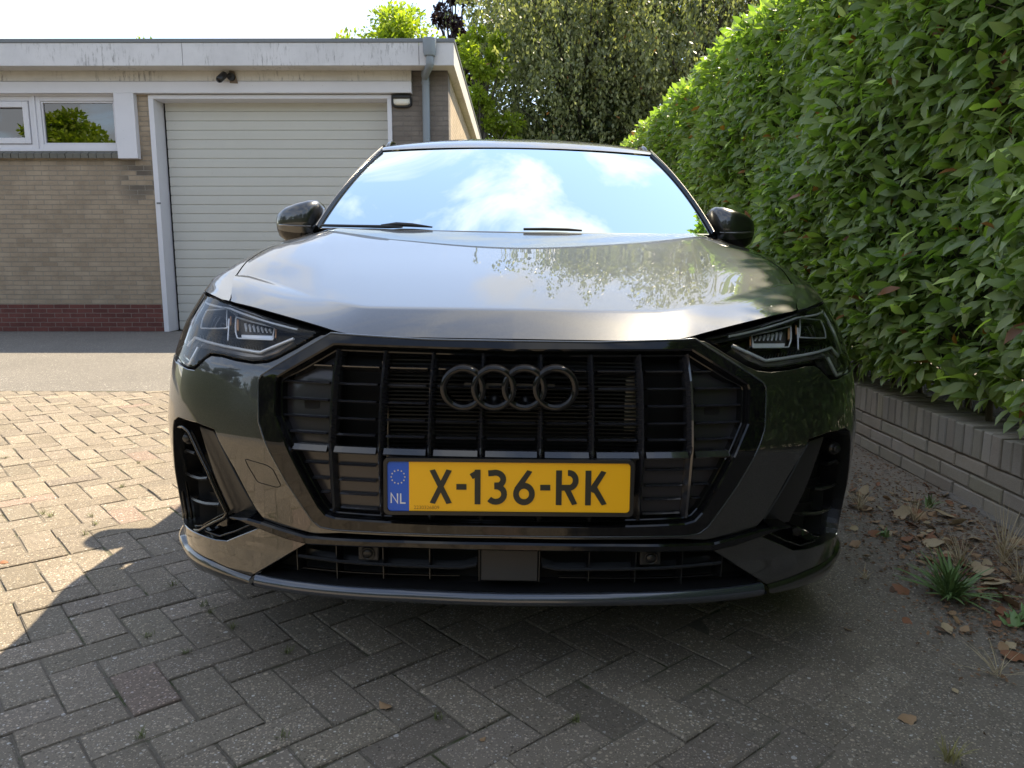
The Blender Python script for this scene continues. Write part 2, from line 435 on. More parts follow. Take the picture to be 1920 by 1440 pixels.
def slat(b, s0, s1, z, h=.0045, off=.016, depth=.030, lip=.0022):
    ss = np.linspace(s0, s1, max(3, int(abs(s1-s0)/.02)+2))
    # rounded nose, then a blade running back and up
    for prof in [[(h*.9, off+.004),(0,off),(-h*.5, off+.002),(-h*.5,off+depth),(h*1.3,off+depth),(h*.9,off+.004)]]:
        G = [[S(s, z+dz, o) for dz, o in prof] for s in ss]; b.grid(G, 0, False)
edges = [None] + BS + [None]
for ci in range(9):
    for zi, z in enumerate(ZSL + [ZTH] + ZLOW):
        if zi >= 6 and 2 <= ci <= 6: continue
        l, r = spanz(GI, z)
        s0 = BS[ci-1] + .0085 if ci > 0 else l; s1 = BS[ci] - .0085 if ci < 8 else r
        s0 = max(s0, l+.002); s1 = min(s1, r-.002)
        if s1 - s0 < .01: continue
        b = MB()
        if zi == 5:   # wide ledge with a chamfered face
            ss = np.linspace(s0, s1, 6)
            b.grid([[S(s, z+.011, .030), S(s, z+.009, .016), S(s, z-.004, .008), S(s, z-.008, .010), S(s, z-.009, .032)] for s in ss], 0, False)
        else: slat(b, s0+.004, s1-.004, z, .0036 if zi < 5 else .003, .016 if zi < 5 else .020)
        b.build('slat', M['slat'], grille)
# infill behind the lower rows and the outermost columns
zt = ZTH - .004
def clip_below(poly, z):
    o = []
    for i in range(len(poly)):
        a, b_ = poly[i-1], poly[i]
        if (a[1] <= z) != (b_[1] <= z): o.append((a[0] + (b_[0]-a[0])*(z-a[1])/(b_[1]-a[1]), z))
        if b_[1] <= z: o.append(b_)
    return o
def clip_left(poly, s):
    o = []
    for i in range(len(poly)):
        a, b_ = poly[i-1], poly[i]
        if (a[0] <= s) != (b_[0] <= s): o.append((s, a[1] + (b_[1]-a[1])*(s-a[0])/(b_[0]-a[0])))
        if b_[0] <= s: o.append(b_)
    return o
GB = inset(dens(GI, .03), .001)
b = MB(); panel(b, clip_below(GB, zt), .030, .01, res=.03, bev=.0005); b.build('infill_panel', M['infill'], grille)
for k in (1, -1):
    cl = clip_left(GB, BS[0]); b = MB(); panel(b, sd(cl, k), .034, .01, res=.03, bev=.0005); b.build('infill_panel', M['infill'], grille)
    b = MB(); q = rounded(PS([(569,750),(598,750),(598,766),(570,766)], .03), .005); panel(b, sd(q, k), .033, .003, bev=.0004); b.build('sensor_window', M['void'], grille)
# radiator pack behind the open rows
b = MB(); rz0, rz1 = zt-.01, ZSL[0]+.02
rs = p2s(722, 760, .06)[0]
for i in range(26):
    z = rz0 + (rz1-rz0)*i/25; b.box(rs, -rs, .085, .10, z, z+.0035)
b.build('radiator', M['radiator'], grille)
b = MB(); b.box(rs-.02, -rs+.02, .10, .12, rz0, rz1+.02); b.build('radiator_core', M['void'], grille)
b = MB()
b.box(-rs-.034, -rs-.008, .094, .10, rz0+.05, rz1-.04)
b.build('radiator_tank', M['alu'], grille); b = MB(); b.box(rs-.0, rs+.012, .080, .10, rz0, rz1-.02); b.build('radiator_tank', M['alu'], grille)
for (x, y) in ((926, 752), (985, 754)):
    p = p2s(x, y, .03); b = MB(); b.lathe([(0,-.004),(.012,-.002),(.015,.004)], S(p[0], p[1], .04), (0,1,0), 20); b.build('sensor', M['satin_black'], grille)

# ---------------------------------------------------------------- four-ring emblem
emblem = tag(D.objects.new('emblem', None)); COL.objects.link(emblem); emblem.parent = car
for cxp, in ((868,),(926,),(983.5,),(1042,)):
    P = cY(cxp, 729, -.012); b = MB(); dx = .0002*(cxp-955)/58
    ro, ri = .0485, .0345
    prof = [(ri, .030),(ri,.0040),(ri,.0028),(ri+.0006,.0009),(ri+.0018,.0003),(ri+.0026,-.0002),((ro+ri)/2-.002,-.0020),((ro+ri)/2+.002,-.0020),(ro-.0026,-.0002),(ro-.0018,.0003),(ro-.0006,.0009),(ro,.0028),(ro,.0040),(ro,.036)]
    c = P.copy(); c[1] += .0006*(1 if cxp in (868,983.5) else 0)
    b.lathe(prof, c, (0,1,0), 72)
    o = b.build('ring', M['emblem'], emblem)
b = MB(); c0 = cY(868,729,-.012); c1 = cY(1042,729,-.012)
b.box(c0[0], c1[0], .030, .040, c0[2]-.006, c0[2]+.006); b.build('emblem_mount', M['satin_black'], emblem)

# ---------------------------------------------------------------- number plate
def roundrect(w, h, r, n=5):
    o = []
    for cx_, cy_, a0 in ((w/2-r, h/2-r, 0), (-w/2+r, h/2-r, 90), (-w/2+r, -h/2+r, 180), (w/2-r, -h/2+r, 270)):
        for k in range(n+1): a = R(a0+90*k/n); o.append((cx_+r*math.cos(a), cy_+r*math.sin(a)))
    return o
A_ = cY(726,864,-.014); B_ = cY(1183,867,-.014); C_ = cY(727,955,-.014)
PW = B_[0]-A_[0]; PH = A_[2]-C_[2]; pc = np.array([(A_[0]+B_[0])/2, -.014, (A_[2]+C_[2])/2]); 
ptilt = R(.42)   # the plate sits a touch flatter than the leaning body
plate = D.objects.new('number_plate', None); COL.objects.link(plate); plate.parent = car; plate.location = tuple(pc); plate.rotation_euler = (R(-3), -ptilt, 0)
def flat(mb, poly, y, d=.001, mi=0, holes=()):
    VV, F = cdt([tuple(q) for q in poly], holes, 9.0) if not holes else cdt(poly, holes, 9.0)
    mb.add([(a, y, c) for a, c in VV], F, mi)
    for L in [poly]+list(holes):
        G = [[(a, y, c) for a, c in L], [(a, y+d, c) for a, c in L]]; mb.grid(G, mi, False, closev=True)
b = MB(); flat(b, roundrect(PW+.016, PH+.016, .011), -.004, .022, holes=[roundrect(PW+.001, PH+.001, .008)[::-1]]); b.build('plate_holder', M['satin_black'], plate)
b = MB(); flat(b, roundrect(PW+.012, PH+.012, .010), .002, .018); b.build('plate_back', M['satin_black'], plate)
b = MB(); flat(b, roundrect(PW, PH, .008), -.0005, .002); yel = b.build('plate_face', M['plate_yellow'], plate)
bw = PW*.089; x0 = -PW/2
L = roundrect(PW, PH, .008); L = [(min(x, x0+bw), z) for x, z in L if x < 0]; L = L + []
L = [(x0+bw, PH/2)] + [q for q in roundrect(PW, PH, .008) if q[0] < 0] + [(x0+bw, -PH/2)]
b = MB(); flat(b, L, -.0009, .0004); b.build('country_band', M['plate_blue'], plate)
b = MB()
for k in range(12):
    a = R(30*k); cx_ = x0+bw*.5+.0145*math.cos(a); cz_ = PH*.19+.0145*math.sin(a)
    st = [(cx_+(.0022 if j%2==0 else .0010)*math.sin(math.pi*j/5), cz_+(.0022 if j%2==0 else .0010)*math.cos(math.pi*j/5)) for j in range(10)]
    flat(b, st, -.0014, .0004)
b.build('star', mat('star_cream', (.75,.68,.50), .4), plate)
def union(mb, polys, y, d):
    V = []; Fc = []
    for p in polys:
        p = p if area(p) > 0 else p[::-1]; k = len(V); V += [Vector(q) for q in p]; Fc.append(list(range(k, k+len(p))))
    r = delaunay_2d_cdt(V, [], Fc, 0, 1e-7); VV = [tuple(v) for v in r[0]]
    fs = [f for f in r[2] if any(inpoly(np.mean([VV[i] for i in f], axis=0), p) for p in polys)]
    mb.add([(a, y, c) for a, c in VV], fs)
    cnt = {}
    for f in fs:
        for i in range(len(f)):
            e = (f[i], f[(i+1) % len(f)]); cnt[e] = 1
    for (a, c) in cnt:
        if (c, a) not in cnt:
            p, q = VV[a], VV[c]; mb.add([(p[0],y,p[1]),(q[0],y,q[1]),(q[0],y+d,q[1]),(p[0],y+d,p[1])], [(0,1,2,3)])
def stroke(path, w):
    p = np.array(path, float); n = len(p); L_, R_ = [], []
    for i in range(n):
        a = p[i]-p[i-1] if i > 0 else p[1]-p[0]; c = p[i+1]-p[i] if i < n-1 else p[-1]-p[-2]
        a = a/np.linalg.norm(a); c = c/np.linalg.norm(c); t_ = a+c; t_ /= np.linalg.norm(t_)
        nn = np.array([-t_[1], t_[0]]); k = w/2/max(.5, nn@np.array([-a[1], a[0]])); L_.append(p[i]+nn*k); R_.append(p[i]-nn*k)
    return [tuple(q) for q in L_ + R_[::-1]]
def arc(cx_, cy_, rx, ry, a0, a1, n=14): return [(cx_+rx*math.cos(R(a0+(a1-a0)*k/n)), cy_+ry*math.sin(R(a0+(a1-a0)*k/n))) for k in range(n+1)]
W = .165   # stroke width, glyph height 1
GL = {
 'X': (.66, [[(.075,0),(.585,1)]], [[(.075,1),(.585,0)]]),
 '-': (.31, [[(0,.5),(.31,.5)]], []),
 '1': (.27, [[(.185,0),(.185,1)]], [[(0,.80),(.20,.925)]]),
 '3': (.62, [[(.05,.90)]+arc(.27,.725,.24,.195,110,-60)+[(.24,.55)]], [arc(.28,.30,.26,.225,100,-140)]),
 '6': (.66, [arc(.33,.32,.255,.245,0,360,28)], [[(.50,1.0),(.115,.44)]]),
 'R': (.60, [[(.0825,0),(.0825,1)]], [[(.33,.93)]+arc(.36,.715,.19,.215,88,-78)+[(.14,.50)],[(.29,.50),(.53,.0)]]),
 'K': (.62, [[(.0825,0),(.0825,1)]], [[(.165,.40),(.53,1)],[(.25,.52),(.56,0)]]),
}
def cutz(poly, lo, hi):
    return [(x, min(max(z, lo), hi)) for x, z in poly]
# glyph boxes measured on the plate (x from, x to in picture pixels)
box_ = [('X',806,847),('-',856,875),('1',884,901.5),('3',913,951),('6',963,1004),('-',1014,1033),('R',1043.5,1084),('K',1099,1139)]
gh = PH*.70
for ch, xa, xb in box_:
    w_, s1, s2 = GL[ch]; polys = []
    Xa = (xa-726)/(1183-726)*PW - PW/2; Xb = (xb-726)/(1183-726)*PW - PW/2
    sx = (Xb-Xa)/w_; sz = gh
    for st in s1+s2:
        ww = W*gh if ch != '-' else .16*gh
        P_ = [(Xa+x*sx, -gh/2+z*sz) for x, z in st]
        if ch == '6' and len(st) > 10:
            o_ = [(Xa+(.33+.33*math.cos(R(a)))*sx, -gh/2+(.31+.325*math.sin(R(a)))*sz) for a in range(0,360,12)]
            i_ = [(Xa+(.33+.155*math.cos(R(a)))*sx, -gh/2+(.31+.155*math.sin(R(a)))*sz) for a in range(0,360,12)]
            for k in range(30): k2 = (k+1) % 30; polys.append([o_[k], o_[k2], i_[k2], i_[k]])
            continue
        q = stroke(P_, ww)
        if abs(st[0][0]-st[-1][0]) > 1e-6 and len(st) == 2 and ch in 'XRK6' or ch == 'X': q = cutz(q, -gh/2, gh/2)
        # split curved strokes into convex quads so overlapping parts merge cleanly
        n = len(q)//2
        for k in range(n-1): polys.append([q[k], q[k+1], q[-k-2], q[-k-1]])
    b = MB(); union(b, polys, -.0020, .0016); b.build('plate_character', M['plate_ink'], plate)
hz = PH*.195; zz = -PH*.34
for pts, xo in (([(0,0),(0,1),(.72,0),(.72,1)], -.0150), ([(0,1),(0,0),(.55,0)], .0052)):
    b = MB(); q = stroke([(x0+bw*.5+xo+x*hz*.9, zz+z*hz) for x, z in pts], hz*.14); n = len(q)//2
    union(b, [[q[k], q[k+1], q[-k-2], q[-k-1]] for k in range(n-1)], -.0014, .0004); b.build('country_letter', M['white'], plate)
cu = D.curves.new('serial', 'FONT'); cu.body = '2230326809'; cu.size = .011; to = D.objects.new('tmp', cu); COL.objects.link(to)
dg = bpy.context.evaluated_depsgraph_get(); sm = D.meshes.new_from_object(to.evaluated_get(dg)); D.objects.remove(to)
sm.materials.clear(); sm.materials.append(mat('serial_ink', (.42,.21,.01), .5)); so = D.objects.new('serial_number', sm); COL.objects.link(so); so.parent = plate
so.rotation_euler = (R(90), 0, 0); so.location = (x0+bw+.010, -.0012, -PH*.46)

# ---------------------------------------------------------------- side air intakes
for k in (1, -1):
    ik = D.objects.new('air_intake', None); COL.objects.link(ik); ik.parent = car
    b = MB(); outl = inset(dens(INT, .03), -.004); panel(b, sd(outl, k), .075, .005, res=.03); b.build('intake_back', M['void'], ik)
    b = MB(); L0 = np.array(dens(sd(inset(dens(INT,.03), -.002), k), .015)); b.grid([S(L0[:,0], L0[:,1], o) for o in (.004, .03, .08)], 0, False, closev=True); b.build('intake_wall', M['satin_black'], ik)
    # diagonal inner blade
    q = PS([(372,798),(399,808),(478,955),(488,972),(432,962),(400,890)], .03); b = MB(); panel(b, sd(q, k), .032, .02, res=.02, bev=.002); b.build('inner_blade', M['satin_black'], ik)
    rp = rounded(PS([(331,800),(345,800),(356,809),(392,885),(427,963),(422,970),(377,994),(346,980),(334,935),(328,860)], .012), .008)
    b = MB(); P = spath(rp, .010, .008, True); b.tube(P, .0042, 8, caps=False); b.build('intake_ring', mat('ring_grey', (.06,.058,.055), .18, .6, 1), ik)
    b = MB(); P = spath(rounded(inset(rp, .008), .004), .022, .008, True); b.tube(P, .003, 8, caps=False); b.build('intake_ring', M['gloss_black'], ik)
    for pts in ([(343,846),(356,842),(371,848)], [(356,885),(381,895),(394,894)], [(359,924),(392,942),(416,943)]):
        q = PS(pts, .035); q = dens(sd(q, k), .012, False); b = MB()
        G = [[S(s, z+.003, .028), S(s, z-.001, .024), S(s, z-.006, .028), S(s, z-.010, .065), S(s, z+.012, .065)] for s, z in q]
        b.grid(G, 0, False); b.build('vane', M['satin_black'], ik)
    b = MB(); q = rounded(PS([(353,985),(378,988),(412,972),(420,976),(420,990),(378,1000)], .02), .004); panel(b, sd(q, k), .030, .03, bev=.002); b.build('ring_foot', M['gloss_black'], ik)
    sp = p2s(349, 822, .02); c = S(sp[0]*k, sp[1], .022)
    b = MB(); b.lathe([(0,-.006),(.0085,-.006),(.0105,-.003),(.011,.004),(.016,.005),(.016,.012)], c, (.35*k, 1, 0), 24); b.build('parking_sensor', M['satin_black'], ik)
    # pointed blade along the lower mouth edge and small pocket
    b = MB(); P = spath(sd(PS([(385,996),(412,1006),(440,997),(470,984)], .01), k), .012, .01); b.tube(P, .003, 6); b.build('pocket_trim', M['gloss_black'], ik)

# ---------------------------------------------------------------- black blade, lower grille, lip
BLT = PS([(436,966),(470,968),(495,975),(530,987),(577,1001),(640,1006),(760,1010),(960,1014)]); BLB = PS([(960,1029),(760,1024),(640,1020),(580,1017),(540,1007),(496,990),(460,975)])
half = [(0, BLT[-1][1])] + BLT[:-1][::-1] + BLB[1:][::-1] + [(0, BLB[0][1])]
poly = half[:-1] + [half[-1]] + [(-s, z) for s, z in half[::-1] if abs(s) > 1e-6]
b = MB(); panel(b, poly, -.014, .05, res=.012, bev=.004); b.build('bumper_blade', M['gloss_black'], car)
lg = D.objects.new('lower_grille', None); COL.objects.link(lg); lg.parent = car
LT = PS([(586,1017),(640,1020),(760,1024),(960,1029)]); LB = PS([(960,1113),(760,1104),(640,1099),(560,1090),(490,1079),(472,1078)])
hf = LT + LB; poly = full([(0, LT[-1][1])] + LT[:-1][::-1] + LB[1:][::-1] + [(0, LB[0][1])])
b = MB(); panel(b, inset(dens(poly,.05), -.004), .07, .01, res=.03); b.build('grille_back', M['void'], lg)
FL = full([(0, p2s(960,1095,.03)[1])] + PS([(760,1088),(640,1080),(560,1072),(520,1066)], .03) + PS([(520,1088),(560,1095),(640,1104),(760,1110)], .0) + [(0, p2s(960,1118)[1])])
q0 = np.array(dens([(0, p2s(960,1093,.05)[1])] + PS([(760,1086),(640,1078),(560,1070),(500,1062)], .05), .02, False)); q1 = np.array(dens([(0, p2s(960,1112)[1])] + PS([(760,1104),(640,1098),(560,1090),(487,1078)]), .02, False))
u = np.linspace(0, 1, 24)
def res_(q): return np.stack([np.interp(u, np.linspace(0,1,len(q)), q[:,0]), np.interp(u, np.linspace(0,1,len(q)), q[:,1])], 1)
qa, qb = res_(q0), res_(q1)
for k in (1, -1):
    b = MB(); b.grid([S(qa[:,0]*k, qa[:,1], .06), S(qb[:,0]*k, qb[:,1], .004)], 0, True); b.build('grille_floor', M['satin_black'], lg)
    for pts in ([(893,1059),(868,1064),(840,1064),(760,1061),(640,1053),(560,1042)],):
        b = MB(); q = dens(sd(PS(pts, .012), k), .02, False); G = [[S(s, z+.0035, .012), S(s, z, .008), S(s, z-.0035, .012), S(s, z-.004, .06), S(s, z+.004, .06)] for s, z in q]
        b.grid(G, 0, False); b.build('vane', mat('vane_black', (.03,.032,.036), .25), lg)
    b = MB(); q = dens(sd(PS([(862,1079),(760,1077),(640,1071),(570,1064)], .035), k), .02, False); b.grid([[S(s,z+.001,.03), S(s,z-.001,.03), S(s,z-.003,.065)] for s, z in q]); b.build('vane', M['satin_black'], lg)
    for xx in (558, 632, 719, 806):
        p = p2s(xx, 1045, .03); p2_ = p2s(xx, 1085, .03); b = MB()
        b.hexa([S(p[0]*k-.0012, p2_[1], .028), S(p[0]*k+.0012, p2_[1], .028), S(p[0]*k+.0012, p2_[1], .066), S(p[0]*k-.0012, p2_[1], .066),
                S(p[0]*k-.0012, p[1]+.022, .028), S(p[0]*k+.0012, p[1]+.022, .028), S(p[0]*k+.0012, p[1]+.022, .066), S(p[0]*k-.0012, p[1]+.022, .066)]); b.build('grille_post', M['satin_black'], lg)
    q = PS([(672,1022),(710,1024),(710,1052),(672,1050)], .02); b = MB(); panel(b, sd(q, k), .018, .03, bev=.002); sh = b.build('sensor_mount', M['matt_black'], lg)
    p = p2s(690.5, 1037, .018); c = S(p[0]*k, p[1], .016)
    b = MB(); b.lathe([(0,-.004),(.0095,-.004),(.0105,-.002),(.0108,.001),(.0128,.001),(.0135,-.0035),(.0155,-.002),(.017,.006)], c, (0,1,.12), 32); b.build('parking_sensor', M['satin_black'], sh)
q = [p2s(901,1031,.006), p2s(998,1031,.006), p2s(998,1090,.006), p2s(901,1090,.006)]; zz0 = (q[0][1]+q[1][1])/2; zz1 = (q[2][1]+q[3][1])/2; sx_ = abs(q[0][0])
b = MB(); panel(b, [(-sx_,zz0),(sx_,zz0),(sx_,zz1),(-sx_,zz1)], .010, .04, bev=.002); b.build('radar_cover', M['matt_black'], lg)
b = MB()
for k in (-1, 1): b.tube([S(k*(sx_+.003), zz0, .010), S(k*(sx_+.003), zz1, .010)], .0016, 6)
b.build('radar_cover_frame', M['satin_black'], lg)
LP0 = [(0, p2s(960,1113.5)[1])] + PS([(760,1105),(640,1099),(560,1091),(480,1078)]); LP1 = [(0, p2s(960,1129)[1])] + PS([(760,1122),(640,1115),(560,1107),(474,1091)])
b = MB(); qa = res_(np.array(dens(LP0,.02,False))); qb = res_(np.array(dens(LP1,.02,False)))
for k in (1, -1):
    rows = [S(qa[:,0]*k, qa[:,1]+.001, .012), S(qa[:,0]*k, qa[:,1], -.004), S(qa[:,0]*k, qa[:,1]*.55+qb[:,1]*.45, -.013), S(qa[:,0]*k, qa[:,1]*.15+qb[:,1]*.85, -.014), S(qb[:,0]*k, qb[:,1], -.008), S(qb[:,0]*k, qb[:,1]-.002, .04), S(qb[:,0]*k, qb[:,1]-.002, .30)]
    b.grid(rows[:5], 0, True); b.grid(rows[4:], 1, True)
b.build('front_lip', [M['lip'], M['satin_black']], car)
SK0 = PS([(471,1080),(436,1068),(400,1052),(370,1037),(342,1020),(333,1003)]); SK1 = PS([(466,1090),(432,1082),(398,1070),(368,1055),(345,1038),(336,1018)])
SK0 += [(-SMAX, SK0[-1][1]-.012)]; SK1 += [(-SMAX, SK1[-1][1]-.012)]
qa = res_(np.array(dens(SK0,.02,False))); qb = res_(np.array(dens(SK1,.02,False)))
for k in (1, -1):
    b = MB()
    b.grid([S(qa[:,0]*k, qa[:,1]-.001, .006), S(qa[:,0]*k, qa[:,1]-.003, -.008), S(qa[:,0]*k, qa[:,1]*.5+qb[:,1]*.5, -.013), S(qb[:,0]*k, qb[:,1], -.010)], 0, True)
    b.grid([S(qb[:,0]*k, qb[:,1], -.010), S(qb[:,0]*k, qb[:,1]-.002, .05), S(qb[:,0]*k, qb[:,1]-.002, .30)], 1, True)
    b.build('corner_splitter', [M['paint'], M['satin_black']], car)

# ---------------------------------------------------------------- headlights
for k in (1, -1):
    hl = D.objects.new('headlight', None); COL.objects.link(hl); hl.parent = car
    def LP(pts, off): return sd(PS(pts, off), k)
    b = MB(); lo = inset(dens(LAMP,.03), -.005); panel(b, sd(lo, k), .070, .004, res=.03); b.build('housing', mat('lamp_housing', (.03,.03,.032), .3), hl)
    b = MB(); L0 = np.array(dens(sd(inset(dens(LAMP,.03), -.003), k), .012)); b.grid([S(L0[:,0], L0[:,1], o) for o in (.003,.03,.072)], 0, False, closev=True); b.build('housing_wall', M['satin_black'], hl)
    b = MB(); panel(b, sd(LAMP, k), .001, .004, res=.012, bev=.001); b.build('lamp_cover', M['lampglass'], hl)
    # chrome brow under the top edge
    b = MB(); q = dens(LP([(352,592),(362,566),(380,556),(435,581),(512,608),(560,620)], .02), .01, False); b.tube([S(s, z, .016) for s, z in q], .0032, 6); b.build('brow_trim', M['lamp_metal'], hl)
    # lower light guide: grey band with a chrome upper edge
    bp = rounded(LP([(351,650),(367,632),(395,640),(430,650),(487,661),(545,637),(551,640),(520,661),(489,672),(462,671),(430,664),(395,655),(374,651),(360,682),(341,670)], .018), .003)
    b = MB(); panel(b, bp, .018, .03, res=.014, bev=.0025); b.build('light_guide', M['guide'], hl)
    b = MB(); q = dens(LP([(338,676),(357,684),(374,652)], .012), .01, False); b.tube([S(s, z, .010) for s, z in q], .0045, 8)
    q = dens(LP([(353,648),(367,633),(425,650),(488,661),(551,635)], .012), .01, False); b.tube([S(s, z, .012) for s, z in q], .0040, 8); b.build('daytime_strip', M['lamp_metal'], hl)
    # two lens modules with thin frames, divider
    for mi_, pts in enumerate(([(375,582),(431,583),(431,619),(383,618)], [(447,598),(519,617),(516,640),(450,637)])):
        q = rounded(LP(pts, .04), .004); b = MB(); panel(b, q, .048, .01, bev=.001); md = b.build('lens_module', M['gloss_black' if mi_ == 0 else 'guide'], hl)
        b = MB(); P = spath(q, .032, .006, True); b.tube(P, .0022, 6, caps=False); b.build('module_frame', M['lamp_metal'], md)
        b = MB()
        L0 = np.array(dens(q, .01)); b.grid([S(L0[:,0], L0[:,1], o) for o in (.032,.050)], 0, False, closev=True); b.build('module_wall', M['satin_black'], md)
        if mi_ == 1:
            for fx in np.linspace(462, 508, 7):
                c0_ = p2s(fx-3+0*k, 604+(fx-450)*.22, .04); c1_ = p2s(fx+2, 622+(fx-450)*.06, .04); b = MB()
                b.tube([S(c0_[0]*k, c0_[1], .044), S(c1_[0]*k, c1_[1], .036)], [.0045,.002], 6); b.build('reflector_facet', M['lamp_metal'], md)
            b = MB(); q2 = rounded(LP([(452,627),(515,629),(514,637),(453,635)], .036), .003); panel(b, q2, .036, .01, bev=.001); b.build('lens_foot', M['lamp_metal'], md)
    b = MB(); q = LP([(433,594),(432,610)], .03); b.tube([S(s, z, .030) for s, z in q], .0022, 6); q = LP([(446,600),(446,620)], .03); b.tube([S(s, z, .030) for s, z in q], .0028, 6); q = LP([(518,618),(517,634)], .03); b.tube([S(s, z, .030) for s, z in q], .0022, 6); b.build('side_reflector', M['amber'], hl)
    b = MB(); q = LP([(432,600),(430,640)], .03); b.tube([S(s, z, .026) for s, z in q], .0022, 6); b.build('divider', M['lamp_metal'], hl)
    b = MB()
    for i in range(22):
        c0_ = p2s(372+i*5.5, 627+i*1.1, .035); c1_ = p2s(378+i*5.5, 637+i*1.1, .03); b.tube([S(c0_[0]*k, c0_[1], .040), S(c1_[0]*k, c1_[1], .028)], .0011, 4)
    b.build('ribbed_floor', M['satin_black'], hl)
    b = MB(); q = dens(LP([(345,640),(352,600),(362,572)], .02), .01, False); b.tube([S(s, z, .018) for s, z in q], .0045, 8); b.build('side_guide', M['lamp_metal'], hl)
# ---------------------------------------------------------------- hood
SH = [cY(x, y, d) for x, y, d in [(428,563,.33),(436,529,.45),(449,506,.58),(466,487,.70),(502,465.5,.88),(530,457,1.0),(564,447,1.15),(582,442,1.30)]]
SH = np.array([[abs(p[0]), p[1], p[2]] for p in SH]); _p = S(*HOODE[-1]); SH[0] = [abs(_p[0]), _p[1], _p[2]]; print('shut start', SH[0], SH[1])
SH = np.array(catmull(SH, 8))
def shx(y): return np.interp(y, SH[:,1], SH[:,0])
def shz(y): return np.interp(y, SH[:,1], SH[:,2])
YT = np.arange(0, 1.6, .01); XT = np.arange(0, 1.0, .005)
zc = smooth_table(YT, [(0,.818),(.17,.856),(.5,.9270),(.8,.990),(1.02,1.038),(1.15,1.065),(1.4,1.105)], .08)
HZT = np.zeros((len(YT), len(XT)))
for i, y in enumerate(YT):
    xc = np.interp(y, [.15,.2,.5,.85,1.2,1.5], [.43,.44,.50,.57,.63,.66]); xs = float(shx(y)); zs_ = float(shz(y)); c = zc[i]
    amp = np.interp(y, [.15,.35,.6,1.1,1.4], [.0,.35,1,1,.6])
    e = np.interp(y, [.0,.33,1.3], [-.02,0,0])
    r_x = np.clip((XT-xc)/(xs-xc), 0, 1.3)
    HZT[i] = np.where(XT < xc, c-.010*(XT/xc)**2, (c-.010)*(1-r_x)+(zs_+e)*r_x + .009*amp*np.interp(r_x, [0,.15,.5,.7,.85,.93,1], [0,.60,1.05,1.0,.72,.42,0]))
k_ = np.hanning(5)[1:-1]; k_ /= k_.sum()
def sm_(A, ax, kk): 
    pad = len(kk)//2; w_ = [(0,0),(0,0)]; w_[ax] = (pad, pad); B = np.pad(A, w_, mode='edge' if ax == 1 else 'reflect', **({'reflect_type':'odd'} if ax == 0 else {}))
    return np.apply_along_axis(lambda v: np.convolve(v, kk, 'valid'), ax, B)
HZT = sm_(HZT, 1, k_); k2 = np.hanning(17)[1:-1]; k2 /= k2.sum(); HZT = sm_(HZT, 0, k2)
def HZ(x, y):
    x = np.abs(x); fx = np.clip(x/.005, 0, len(XT)-2); fy = np.clip(y/.01, 0, len(YT)-2)
    i = fy.astype(int); j = fx.astype(int); a = fy-i; b_ = fx-j
    return (HZT[i,j]*(1-a)*(1-b_) + HZT[i+1,j]*a*(1-b_) + HZT[i,j+1]*(1-a)*b_ + HZT[i+1,j+1]*a*b_)
hsz = np.array(HOODE); hq = np.array(catmull([np.array(p) for p in HOODE], 12)); HP = S(hq[:,0], hq[:,1], 0.0)
hx = np.abs(HP[:,0]); T_ = hx/hx[-1]
HP[-1,2] = HP[-1,2]
tt = np.linspace(0, 1, 150)
FX = np.interp(tt, T_, hx); FY = np.interp(tt, T_, HP[:,1]); FZ = np.interp(tt, T_, HP[:,2])
XEND, YEND = SH[-1,0], 1.345
RX = tt*XEND; RY = 1.135 + .21*(RX/.77)**2
dc = np.interp(tt, [0,.5,.7,.85,.95,1], [.105,.11,.16,.23,.27,.26]); k3 = np.hanning(9)[1:-1]; k3/=k3.sum(); dc = np.convolve(np.pad(dc,3,mode='edge'), k3, 'valid')
vv = np.concatenate([np.linspace(0, 1, 14)[:-1]*1.0, 1+np.linspace(0, 1, 52)**1.0])
G = []
for v in vv:
    row = []
    for i in range(len(tt)):
        L_ = math.hypot(RX[i]-FX[i], RY[i]-FY[i]); d = v*dc[i] if v <= 1 else dc[i] + (v-1)*(L_-dc[i])
        f = d/L_
        y = FY[i] + (RY[i]-FY[i])*f
        xb = FX[i] + (RX[i]-FX[i])*f
        # last columns follow the shut line exactly
        xe = float(shx(max(y, SH[0,1])))
        xf0 = hx[-1] + (RX[-1]-hx[-1])*f
        x = xb + (xe - xf0)*tt[i]**2*min(1, d/.03)
        if v >= 1: z = float(HZ(np.array(x), np.array(y)))
        else:
            fc = dc[i]/L_; yc = FY[i]+(RY[i]-FY[i])*fc; xc_ = x*(1) ; zcr = float(HZ(np.array(FX[i]+(RX[i]-FX[i])*fc), np.array(yc)))
            u_ = v; bb = float(np.interp(tt[i],[.5,.7,.95],[.10,.25,.45])); z = FZ[i] + (zcr-FZ[i])*(u_ + bb*u_*(1-u_))
            zh = float(HZ(np.array(x), np.array(y)))
        row.append((x - .0045*max(0, (tt[i]-.97)/.03), y, z))
    G.append(row)
G = np.array(G); GL_ = G[:, ::-1].copy(); GL_[..., 0] *= -1; GH = np.concatenate([GL_, G[:, 1:]], 1)
b = MB(); b.grid(GH, 0, True)
